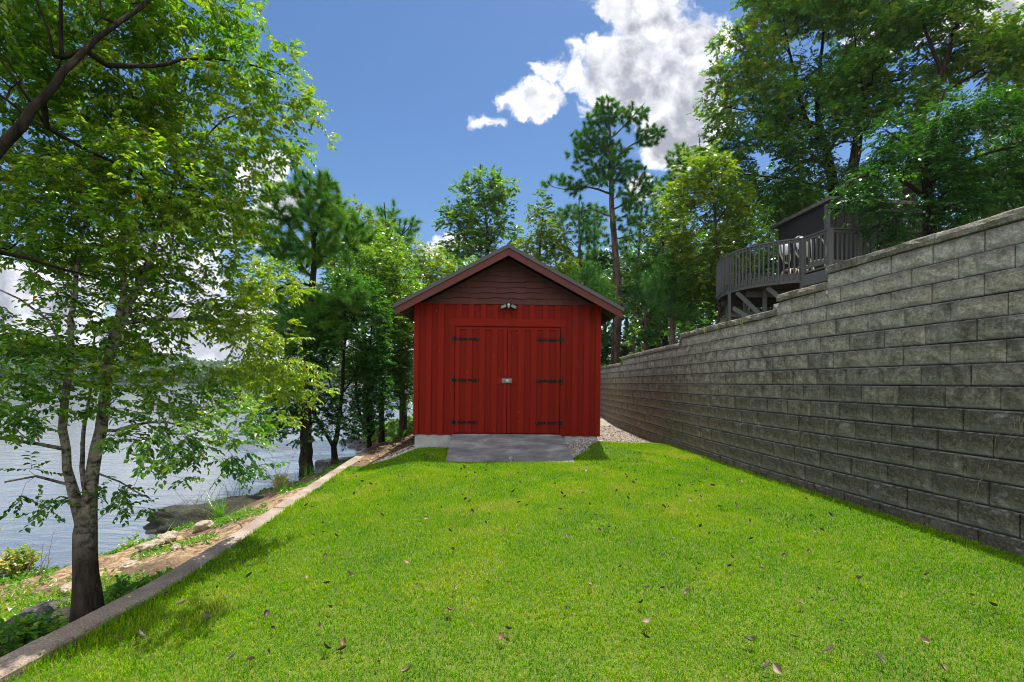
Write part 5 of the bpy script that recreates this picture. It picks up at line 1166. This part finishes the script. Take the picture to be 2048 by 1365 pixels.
dry = rng.random(N) < np.clip(0.02 + 0.22 * (pat2 > 0.22) * (pat > 0.05) + 0.05 * sstep(-BY, -4.2, -2.0), 0, .5); hv = np.where(dry, rng.uniform(.9, 1, N), hv)
me = mesh_np('lawn_grass', V, [i5 + np.array([0, 1, 2, 3]), i5 + np.array([3, 2, 4])], False, {'v': np.repeat(hv, 5)})
tag(link('lawn_grass', me, MAT['grass']), 'mown bright green lawn grass between the kerb and the wall', 'grass', kind='stuff')
print('BLADES', N)

# weeds over the bank
def weed_mass(name, label, x, y, h0, w0, rng, mat, hue, kind='stuff', nper=7, zoff=0):
    n_ = len(x); X = np.repeat(x, nper); Y = np.repeat(y, nper); M_ = len(X)
    th = rng.uniform(0, 6.283, M_); ln = rng.uniform(.3, 1.2, M_)
    h = np.repeat(h0, nper) * rng.uniform(.5, 1.2, M_); L_ = h * rng.uniform(.5, .9, M_)
    base = np.stack([X + rng.normal(0, .02, M_), Y + rng.normal(0, .02, M_), height(X, Y) + zoff + h * rng.uniform(0, .6, M_)], 1)
    ax = np.stack([np.cos(th) * ln, np.sin(th) * ln, rng.uniform(.1, 1.0, M_)], 1); nr = np.array([0, 0, 1.]) + rng.normal(0, .4, (M_, 3))
    hv = np.clip(np.repeat(hue, nper) + rng.normal(0, .13, M_), 0, .93)
    V, Fc, v6 = leaf_mesh(base, ax, nr, L_, L_ * w0, hv, True)
    return V, Fc, v6
rng = np.random.default_rng(8)
x = rng.uniform(-7.5, -2.6, 60000); y = rng.uniform(1.6, 13, 60000)
den = 0.5 + 1.6 * fbm(x, y, 1.6, 31, 4) - 0.55 * sstep(y, 3.9, 4.8) * sstep(-y, -9.4, -7.8) * (x > xs(y) + 0.25) + 0.35 * (x < xs(y) + 0.5) + 0.9 * sstep(-y, -4.9, -3.9)
ok = (x < xk(y) - 0.24) & (x > xs(y) - 0.12) & (rng.random(len(x)) < den * 0.8) & (np.abs(x) < y * 1.12 + .5)
x, y = x[ok], y[ok]
V, Fc, v6 = weed_mass('w', '', x, y, 0.030 + 0.045 * rng.random(len(x)), .22, rng, 'weed', np.clip(.42 + .5 * fbm(x, y, .7, 33, 3), 0, .85))
tag(link('bank_weeds', mesh_np('bank_weeds', V, [Fc], False, {'v': v6}), MAT['weed']), 'low green weeds and creepers covering the lake bank', 'weeds', kind='stuff')
# undergrowth and leaf litter of the wood floor
x = rng.uniform(-6, 34, 16000); y = rng.uniform(10, 40, 16000)
ok = (((x > xw(y) + 1.6) & (y > 6)) | ((y > 24) & (x > -1)) | ((x < -2.6) & (y > 13) & (x > xs(y) + .2))) & (rng.random(len(x)) < .45 + .9 * fbm(x, y, .5, 35, 3)) & ~((x > 6.4) & (x < 14) & (y > 12) & (y < 18.5))
x, y = x[ok], y[ok]
V, Fc, v6 = weed_mass('w', '', x, y, 0.18 + 0.25 * rng.random(len(x)), .3, rng, 'weed', np.clip(.35 + .5 * fbm(x, y, .4, 37, 3), 0, .9), nper=8)
tag(link('wood_undergrowth', mesh_np('wood_undergrowth', V, [Fc], False, {'v': v6}), MAT['weed']), 'green undergrowth along the edge of the wood', 'undergrowth', kind='stuff')
def litter(x, y, L, rng):
    n_ = len(x); th = rng.uniform(0, 6.283, n_); ax = np.stack([np.cos(th), np.sin(th), rng.normal(0, .2, n_)], 1)
    return leaf_mesh(np.stack([x, y, height(x, y) + .012], 1), ax, np.array([0, 0, 1.]) + rng.normal(0, .3, (n_, 3)), L * rng.uniform(.6, 1.3, n_), L * .3 * rng.uniform(.7, 1.2, n_), rng.random(n_), True)
m, t, b = material('leaf litter'); t.set(b.inputs['Base Color'], t.ramp(t.attr('v'), [(0, (.05, .03, .018)), (.5, (.22, .13, .06)), (1, (.42, .32, .2))])); b.inputs['Roughness'].default_value = .7; MAT['litter'] = m
x = rng.uniform(-6, 3.9, 9000); y = rng.uniform(9.2, 24, 9000)
ok = (((x < -1.9) & (x > xs(y) + .1)) | ((x > 1.9) & (rng.random(len(x)) < .25))) & ((x < xk(y) - .22) | (x > xk(y)) | (y > 12.3)) & (y > ylim(np.clip(x, -3, 4)) + .1)
V, Fc, v6 = litter(x[ok], y[ok], .085, rng)
tag(link('leaf_litter', mesh_np('leaf_litter', V, [Fc], False, {'v': v6}), MAT['litter']), 'brown fallen leaves and twigs on the bare ground beside the shed', 'leaf litter', kind='stuff')
# gravel beside the slab
def pebbles(name, label, x, y, s0, rng, cols):
    n_ = len(x); ico = [(-1, 0, 0), (1, 0, 0), (0, -1, 0), (0, 1, 0), (0, 0, -.6), (0, 0, .7)]
    ico = np.array(ico, float); sc = s0 * rng.uniform(.5, 1.2, (n_, 1, 1)) * rng.uniform(.7, 1.2, (n_, 6, 1))
    th = rng.uniform(0, 6.283, n_); c_, s_ = np.cos(th)[:, None], np.sin(th)[:, None]
    q = ico[None] * sc; q = np.stack([q[..., 0] * c_ - q[..., 1] * s_, q[..., 0] * s_ + q[..., 1] * c_, q[..., 2]], -1)
    V = (q + np.stack([x, y, height(x, y) + s0 * .25], 1)[:, None]).reshape(-1, 3); i_ = np.arange(n_)[:, None] * 6
    T = [(0, 2, 5), (2, 1, 5), (1, 3, 5), (3, 0, 5), (2, 0, 4), (1, 2, 4), (3, 1, 4), (0, 3, 4)]
    me = mesh_np(name, V, [np.concatenate([i_ + np.array(t_) for t_ in T])], False, {'v': np.repeat(rng.random(n_), 6)})
    m, t, b = material(name + ' stone'); px_ = t.add('ShaderNodeSeparateXYZ', {0: GEO(t)}).outputs['X']; t.set(b.inputs['Base Color'], t.mix(t.mapr(px_, 1.9, 2.2, 0, .9), t.ramp(t.attr('v'), cols), t.ramp(t.attr('v'), [(0, (.10, .075, .05)), (.5, (.27, .21, .14)), (1, (.48, .41, .31))]))); b.inputs['Roughness'].default_value = .85
    return tag(link(name, me, m), label, 'gravel', kind='stuff')
x = rng.uniform(-2.6, 3.6, 60000); y = rng.uniform(8.3, 16, 60000)
ok = (((x > 1.1) & (x < 1.9) & (y > ylim(x)) & (y < 9.46)) | ((x > 1.86) & (y > ylim(x)) & (x < xw(y) - .12) & (rng.random(len(x)) < .5)) | ((x < -1.8) & (x > -2.5 + (y - 9.3) * .12) & (y > ylim(x)) & (y < 12.5)))
ok &= ~((x < XR) & (y > Y0 + .02) & (x > XL)) & ~((x < 1.16) & (y < 9.4) & (x > -1.1))
pebbles('path_gravel', 'loose grey and tan gravel around the shed foundation', x[ok], y[ok], .019, rng, [(0, (.13, .12, .12)), (.5, (.38, .36, .34)), (1, (.68, .67, .66))])

# bank plants
def grass_clump(name, label, px, py, Z, n_, h, mat='weed', hue=.5, cat='grass clump', group=None, at=None, spread=.12, z0=None):
    c0 = W(px, py, Z) if at is None else Vector(at); x, y = c0.x, c0.y; zb_ = gz(x, y) if z0 is None else z0; rg = np.random.default_rng(int(px * 7 + py))
    V, Fq, hv = [], [], []; b_ = 0
    for k in range(n_):
        a = rg.uniform(0, 6.283); hh = h * rg.uniform(.55, 1.1); ln = rg.uniform(.15, .9); p = np.array([x + rg.normal(0, spread * .3), y + rg.normal(0, spread * .3), zb_ - .02]); w_ = h * .014 * rg.uniform(.7, 1.3)
        d_ = np.array([math.cos(a), math.sin(a), 0]); s_ = np.array([-d_[1], d_[0], 0]) * w_; v_ = np.clip(hue + rg.normal(0, .15), 0, 1)
        for q in range(5):
            t_ = q / 4; c_ = p + d_ * hh * ln * t_ ** 1.7 + np.array([0, 0, hh * (t_ - .45 * ln * t_ ** 2.4)]); V += [c_ - s_ * (1 - t_ * .9), c_ + s_ * (1 - t_ * .9)]; hv += [v_, v_]
        Fq += [(b_ + 2 * q, b_ + 2 * q + 1, b_ + 2 * q + 3, b_ + 2 * q + 2) for q in range(4)]; b_ += 10
    o = np.array([x, y, zb_]); return tag(link(name, mesh_np(name, np.array(V) - o, [np.array(Fq)], False, {'v': np.array(hv)}), MAT[mat], None, o), label, cat, group)
grass_clump('grass_clump', 'tall arching green grass clump beside the dark boulder on the bank', 440, 1055, 6.9, 60, .50, hue=.45)
grass_clump('grass_clump', 'sparse grass tuft at the near foot of the dark boulder', 362, 1072, 6.9, 26, .30, hue=.5, spread=.4)
grass_clump('grass_clump', 'small grass tuft in the sandy soil against the kerb', 487, 1042, 6.6, 30, .32, hue=.5)
grass_clump('grass_clump', 'grass clump around the base of the shoreline pine', 618, 945, 9.9, 60, .42, hue=.35, spread=.4)
grass_clump('grass_clump', 'thin grass tuft at the water edge by the forked tree', 668, 930, 10.5, 40, .34, hue=.35, spread=.6)
grass_clump('grass_clump', 'upright sedge tuft on the bank beyond the boulder', 565, 985, 8.8, 36, .36, hue=.55, spread=.3)
for k, (px, py, Z, h, lab) in enumerate([(1438, 654, 0, .26, 'larger green weed tuft growing from the wall top'), (1412, 662, 0, .18, 'small green weed tuft left of the larger one on the wall top'), (1484, 640, 0, .20, 'pale weed tuft hanging near the wall top below the deck')]):
    u, v_ = UV(px, py); yy = [y for y in np.linspace(6, 20, 800) if abs(float(xw(y)) + .13 - u * y) < .02]
    y = yy[0] if yy else 9.0; zt_ = CZ + courses_at(y) * BH
    p = face_pt(y, zt_, -.0262 * courses_at(y) + .01); grass_clump('wall_weed', lab, px, py, 1, 22, h, hue=.8, cat='weed', at=tuple(p), z0=zt_ - .02, spread=.06)
def bush(name, label, px, py, rx, ry, Z, leaf, seed, L=.035, ratio=.36, hz=.6):
    c0 = W(px, py, Z); g0 = gz(c0.x, c0.y)
    tree(name, label, [[('w', c0.x, c0.y, g0, .012), ('w', c0.x + .01, c0.y, (g0 + c0.z) / 2 + .02, .008), ('w', c0.x, c0.y, c0.z + .02, .004)]], [(px, py, rx, ry, Z, hz, 1.3)], leaf, 'vine', seed=seed, space=.055, seg=.04, tip=.0012, ns=3, nl=7, tw=.07, L=L, ratio=ratio, gapt=-1, folded=True, cat='bush', spread=1.0, flat=.8, droop=.1)
bush('bush', 'small bright green bush at the water edge left of the near tree', 36, 1128, 30, 30, 5.6, 'weed', 81)
bush('bush', 'little round weed bush on the shore right of the near tree trunk', 272, 1098, 20, 22, 6.6, 'weed', 82, .03)
bush('bush', 'bright leafy weed against the kerb below the pine', 566, 1005, 22, 16, 8.4, 'weed', 83, .04, .36, .75)
bush('bush', 'dark green seedling bush beside the near tree and kerb', 250, 1190, 34, 22, 3.95, 'weed', 84, .035, .4, .1)
bush('bush', 'shaded green creeper clump in the lower left corner by the kerb', 40, 1275, 55, 28, 3.0, 'weed', 85, .04, .4, .1)
bush('bush', 'yellow green needle like pine seedling below the shoreline pine', 564, 968, 12, 16, 9.2, 'weed', 86, .06, .1, .8)
for k, (px, py, Z, hh, lab) in enumerate([(400, 985, 7.6, .62, 'bare twiggy weed stems above the boulder'), (470, 975, 8.2, .55, 'thin dry weed stalks behind the grass clump'), (560, 960, 9.2, .60, 'leafless stalks beside the pine seedling'), (75, 1120, 5.5, .42, 'thin leaning reed stalks beside the shore bush'), (380, 960, 8.2, .5, 'pale dry stems at the water edge left of the grass clump')]):
    c0 = W(px, py, Z); g0 = gz(c0.x, c0.y); mbv = MB()
    for q in range(9):
        a = random.uniform(0, 6.28); l_ = random.uniform(.1, .5); h_ = hh * random.uniform(.6, 1.2); p0 = Vector((c0.x + random.uniform(-.12, .12), c0.y + random.uniform(-.12, .12), g0 - .03)); p1 = p0 + Vector((math.cos(a) * l_ * h_ * .5, math.sin(a) * l_ * h_ * .5, h_ * .6)); p2 = p0 + Vector((math.cos(a) * l_ * h_ * 1.2, math.sin(a) * l_ * h_ * 1.2, h_))
        mbv.tube([p0, p1, p2], [.0035, .0028, .0015], 4, False)
        for w_ in range(3):
            b_ = random.uniform(0, 6.28); s0 = p1.lerp(p2, random.random()); mbv.tube([s0, s0 + Vector((math.cos(b_), math.sin(b_), .8)) * h_ * .22], [.002, .001], 3, False)
    tag(mbv.build('dry_stalks', MAT['vine'], org=(c0.x, c0.y, g0)), lab, 'weed')

# rocks
def rock(name, label, px, py, Z, size, mat, seed, squash=.6, cat='rock', group=None, dz=0.0, rz=0.0):
    c0 = W(px, py, Z); g0 = gz(c0.x, c0.y) + dz; bm = bmesh.new(); bmesh.ops.create_icosphere(bm, subdivisions=4, radius=1)
    for v_ in bm.verts:
        q = v_.co.copy(); d_ = 1 + .35 * mnoise.noise(q * 1.1 + Vector((seed, 0, 0))) + .16 * mnoise.noise(q * 3 + Vector((seed, 3, 0))) + .05 * mnoise.noise(q * 9)
        f_ = mnoise.cell(q * 1.6 + Vector((seed, 0, 5))); d_ *= 1 + .08 * f_
        v_.co = Matrix.Rotation(rz, 3, 'Z') @ Vector((q.x * d_ * size[0], q.y * d_ * size[1], q.z * d_ * size[2]))
    me = bpy.data.meshes.new(name); bm.to_mesh(me); bm.free(); me.polygons.foreach_set('use_smooth', np.ones(len(me.polygons), bool))
    o = link(name, me, MAT[mat], None, (c0.x, c0.y, g0)); return tag(o, label, cat, group)
rock('boulder', 'long low mossy dark boulder at the water beside the sandy bank', 445, 1012, 8.0, (1.0, .60, .27), 'mossrock', 3, cat='boulder', rz=.5, dz=-.06)
for k, (px, py, Z, s_, mt, lab) in enumerate([(70, 1238, 3.75, .11, 'rock', 'largest grey brown rock of the pile left of the near trunk'), (105, 1225, 3.9, .10, 'rock', 'squat dark rock on the right of the rock pile'), (45, 1252, 3.6, .09, 'rock', 'blue grey flat rock in the rock pile'), (85, 1262, 3.45, .085, 'rock', 'dark wedge shaped rock in front of the rock pile'), (120, 1258, 3.5, .08, 'palerock', 'tan rock between the pile and the near trunk'), (30, 1290, 3.15, .10, 'rock', 'mossy rock in the lower left corner'), (140, 1175, 4.3, .07, 'palerock', 'pale stone in the weeds behind the near trunk'),
      (262, 1152, 5.0, .07, 'palerock', 'small pale stone on the sandy bank'), (335, 1100, 5.9, .10, 'palerock', 'tan rock half buried in the sandy bank'), (352, 1135, 5.2, .05, 'palerock', 'whitish stone lying against the kerb'), (300, 1120, 5.6, .09, 'palerock', 'flat sandy rock near the shore'), (410, 1075, 6.3, .10, 'palerock', 'broad tan rock below the grass clump')]):
    rock('rock', lab, px, py, Z, (s_ * 1.3, s_, s_ * .75), mt, 20 + k, dz=s_ * .2, rz=k)
for k, (px, py, Z) in enumerate([(690, 884, 18.4), (702, 880, 18.6), (714, 884, 18.2), (727, 881, 18.0), (735, 878, 17.6), (722, 890, 16.6), (706, 890, 17.0), (740, 888, 15.8)]):
    rock('rock', 'dark wet rock along the small point of shore beyond the kerb', px, py, Z, (.26, .2, .16), 'rock', 50 + k, group='rocks on the point', dz=.0, rz=k)
for k, (px, py, Z, lab) in enumerate([(775, 878, 13.6, 'flat brown stone on the leaf strewn bank left of the shed'), (800, 862, 15, 'stacked brown stone by the pine trunk left of the shed'), (760, 885, 12.9, 'dark stone at the end of the kerb')]):
    rock('rock', lab, px, py, Z, (.28, .2, .08), 'rock', 65 + k, rz=k)
cs_ = MB(); a, b_ = W(632, 936, 13.3), W(712, 914, 13.6)
cs_.beam((a.x, a.y, .02), (b_.x + .3, b_.y, .10), .5, .20)
tag(cs_.build('concrete_slab', MAT['rock'], org=(a.x, a.y, 0), bevel=.02), 'old sunken concrete slab at the water edge behind the forked tree', 'slab')
for k in range(14):
    rq = random.Random(500 + k); y = rq.uniform(3.2, 8.5); x = float(xk(y)) - rq.uniform(.35, 1.6); a = rq.uniform(0, 6.28); ln = rq.uniform(.15, .45); mbv = MB()
    pts = [(x + math.cos(a) * ln * q + rq.uniform(-.02, .02), y + math.sin(a) * ln * q + rq.uniform(-.02, .02)) for q in (0, .35, .7, 1)]
    mbv.tube([(p[0], p[1], gz(*p) + .012) for p in pts], [.007, .006, .005, .003], 6)
    tag(mbv.build('stick', MAT['vine'], org=(x, y, gz(x, y))), 'dry grey stick lying on the sandy bank beside the kerb', 'stick', 'dry sticks on the bank')
# reeds standing in the shallows
for k, (px, py, Z) in enumerate([(40, 1035, 8.0), (105, 1015, 8.6), (10, 1062, 7.3), (500, 968, 11.5)]):
    c0 = W(px, py, Z); grass_clump('water_reed', ['short reed sprig in the shallows left of the bank', 'taller reed sprig in the open water near the trunk', 'reed sprig at the left edge of the water', 'reed sprig in the water beyond the hanging branch'][k], px, py, Z, 9, .30, hue=.75, cat='reed', at=(c0.x, c0.y, 0), z0=-.03, spread=.5)
# dry vines on the wall
def wall_vine(label, px, py, n_, ln, seed):
    rg = random.Random(seed); u, v_ = UV(px, py); yy = min(np.linspace(3, 14, 900), key=lambda y: abs(float(xw(y)) - u * y)); mbv = MB()
    z = CZ + v_ * yy
    def P(y, z_): return face_pt(y, z_, -.0262 * (math.floor((z_ - CZ) / BH) + .5) + .012)
    for q in range(n_):
        y, z_ = yy + rg.uniform(-.12, .12), z + rg.uniform(-.1, .1); pts = [P(y, z_)]; dy, dz = rg.uniform(-.5, .5), rg.choice((-1, -1, 1))
        for s_ in range(rg.randint(4, 9)):
            dy = dy * .7 + rg.uniform(-.5, .5); y += dy * ln; z_ += (dz + rg.uniform(-.4, .4)) * ln; pts.append(P(y, z_))
        rr = rg.uniform(.002, .0042); mbv.tube(pts, [rr * (1 - .6 * i_ / len(pts)) for i_ in range(len(pts))], 5, False)
        for w_ in range(2):
            k_ = rg.randint(1, len(pts) - 2); p = Vector(pts[k_]); mbv.tube([p, p + Vector((-.005, rg.uniform(-.08, .08), rg.uniform(-.07, .05)))], [rr * .6, rr * .3], 4, False)
    tag(mbv.build('dry_vine', MAT['vine'], org=tuple(P(yy, z))), label, 'vine')
wall_vine('branching dry vine on the wall at the right edge of the view', 2030, 850, 6, .035, 1)
wall_vine('single wavy dry vine low on the wall near the right edge', 2014, 985, 2, .04, 2)
wall_vine('dry vine cluster on the lower middle of the wall', 1612, 865, 8, .03, 3)
wall_vine('thin dry vine trailing down the wall below the weed tufts', 1400, 720, 4, .05, 4)
wall_vine('faint dry rootlets on the wall left of the vine cluster', 1452, 850, 5, .035, 5)

# dry leaves lying on the lawn: a few leaf shapes, then copies
def dry_leaf(mat, seed):
    rg = random.Random(seed); n_ = 7; V, Fq = [], []
    curl, tw_ = rg.uniform(1.0, 2.3), rg.uniform(-.6, .6)
    rg0 = rg.uniform(.3, 1.1)
    for a in range(n_):
        t_ = a / (n_ - 1); w_ = math.sin(math.pi * min(.98, .06 + t_ * .94)) ** .8 * .42 * (1.1 - .3 * t_)
        for b_ in (-1, -.5, 0, .5, 1):
            an = b_ * curl; x = (t_ - .5); y = w_ * math.sin(an) / max(curl, .3); z = w_ * (1 - math.cos(an)) / max(curl, .3) * .9 + rg0 * (t_ - .4) ** 2 + rg.uniform(-.012, .012)
            y, z = y * math.cos(tw_ * t_) - z * math.sin(tw_ * t_), y * math.sin(tw_ * t_) + z * math.cos(tw_ * t_); V.append((x, y, z))
    for a in range(n_ - 1):
        for b_ in range(4): Fq.append((a * 5 + b_, a * 5 + b_ + 1, a * 5 + b_ + 6, a * 5 + b_ + 5))
    k = len(V); V += [(-.5, 0, .02), (-.5, .012, .03), (-.68, .01, .07)]; Fq.append((k, k + 1, k + 2))
    me = bpy.data.meshes.new('dry_leaf'); me.from_pydata(V, [], Fq); me.materials.append(MAT[mat]); me.polygons.foreach_set('use_smooth', np.ones(len(Fq), bool)); return me
KINDS_ = [('tan', 'tan curled'), ('brown', 'dark brown crumpled'), ('grey', 'pale grey curled'), ('rust', 'rusty red brown'), ('brown', 'almost black curled'), ('tan', 'light tan flat')]
LM = [[dry_leaf(k, 100 + 7 * a + b_) for b_ in range(3)] for a, (k, _) in enumerate(KINDS_)]
def zone(x, y):
    d_ = 'close to the ramp' if y > 7 else ('in the middle of the lawn' if y > 4.4 else 'in the near foreground of the lawn')
    if x < xk(y) + .9: d_ = 'near the kerb' if y > 4 else 'near the kerb in the foreground'
    if x > xw(y) - 1.1: d_ = 'near the foot of the block wall' if y > 5 else 'in the right foreground near the wall'
    return d_
rg = random.Random(44)
FIX = [(1135, 1080, 2, .06), (1345, 1085, 2, .05), (1010, 1065, 3, .05), (898, 1230, 3, .055), (1292, 1255, 0, .06), (1290, 1285, 4, .05), (1500, 1292, 1, .06), (1375, 1192, 0, .05), (360, 1217, 2, .07), (410, 1240, 2, .07), (660, 1225, 4, .05), (280, 1280, 2, .06), (650, 1120, 1, .05), (1600, 1215, 0, .05), (1660, 1312, 2, .06), (1760, 1330, 2, .06), (815, 1355, 0, .06), (1556, 1350, 0, .06), (1180, 1180, 5, .05), (330, 1195, 1, .05)]
spots = []
for px, py, kd, sz in FIX:
    u, v_ = UV(px, py); y = 4.0
    for _ in range(30): y = (CZ - float(height(u * y, y)) - .02) / -v_
    spots.append((u * y, y, kd, sz))
while len(spots) < 290:
    y = 2.2 + 6.6 * rg.random() ** .9; x = rg.uniform(-2.6, 4.1)
    if x < xk(y) + .05 or x > xw(y) - .1 or abs(x) > y * 1.06 or (abs(x) < 1.2 and y > 8): continue
    spots.append((x, y, rg.choice((0, 0, 1, 1, 1, 1, 2, 3, 3, 4, 4, 4, 4)), rg.choice((.028, .035, .042, .050, .058))))
for x, y, kd, sz in spots:
    o = bpy.data.objects.new('dry_leaf', LM[kd][rg.randrange(3)]); COL.objects.link(o)
    o.location = (x, y, float(height(x, y)) + .048); o.rotation_euler = (rg.uniform(-.9, .9), rg.uniform(-.9, .9), rg.uniform(0, 6.28)); o.scale = (sz, sz, sz)
    tag(o, KINDS_[kd][1] + ' dry leaf lying ' + zone(x, y), 'dry leaf', 'dry leaves scattered on the lawn')

# the air over the lake
hb = MB(); hb.box((-1405, -405, -3.3), (1010, 1405, 60))
m = bpy.data.materials.new('haze air'); m.use_nodes = True; t = NT(m.node_tree); t.n.remove(t.n['Principled BSDF'])
pv = t.add('ShaderNodeVolumePrincipled', {'Color': (0.72, 0.86, 1.0, 1), 'Density': 0.00018, 'Anisotropy': 0.2}); t.l.new(pv.outputs[0], t.n['Material Output'].inputs['Volume'])
tag(hb.build('haze', m), 'thin pale summer haze over the lake and the far shore', 'haze', kind='stuff')
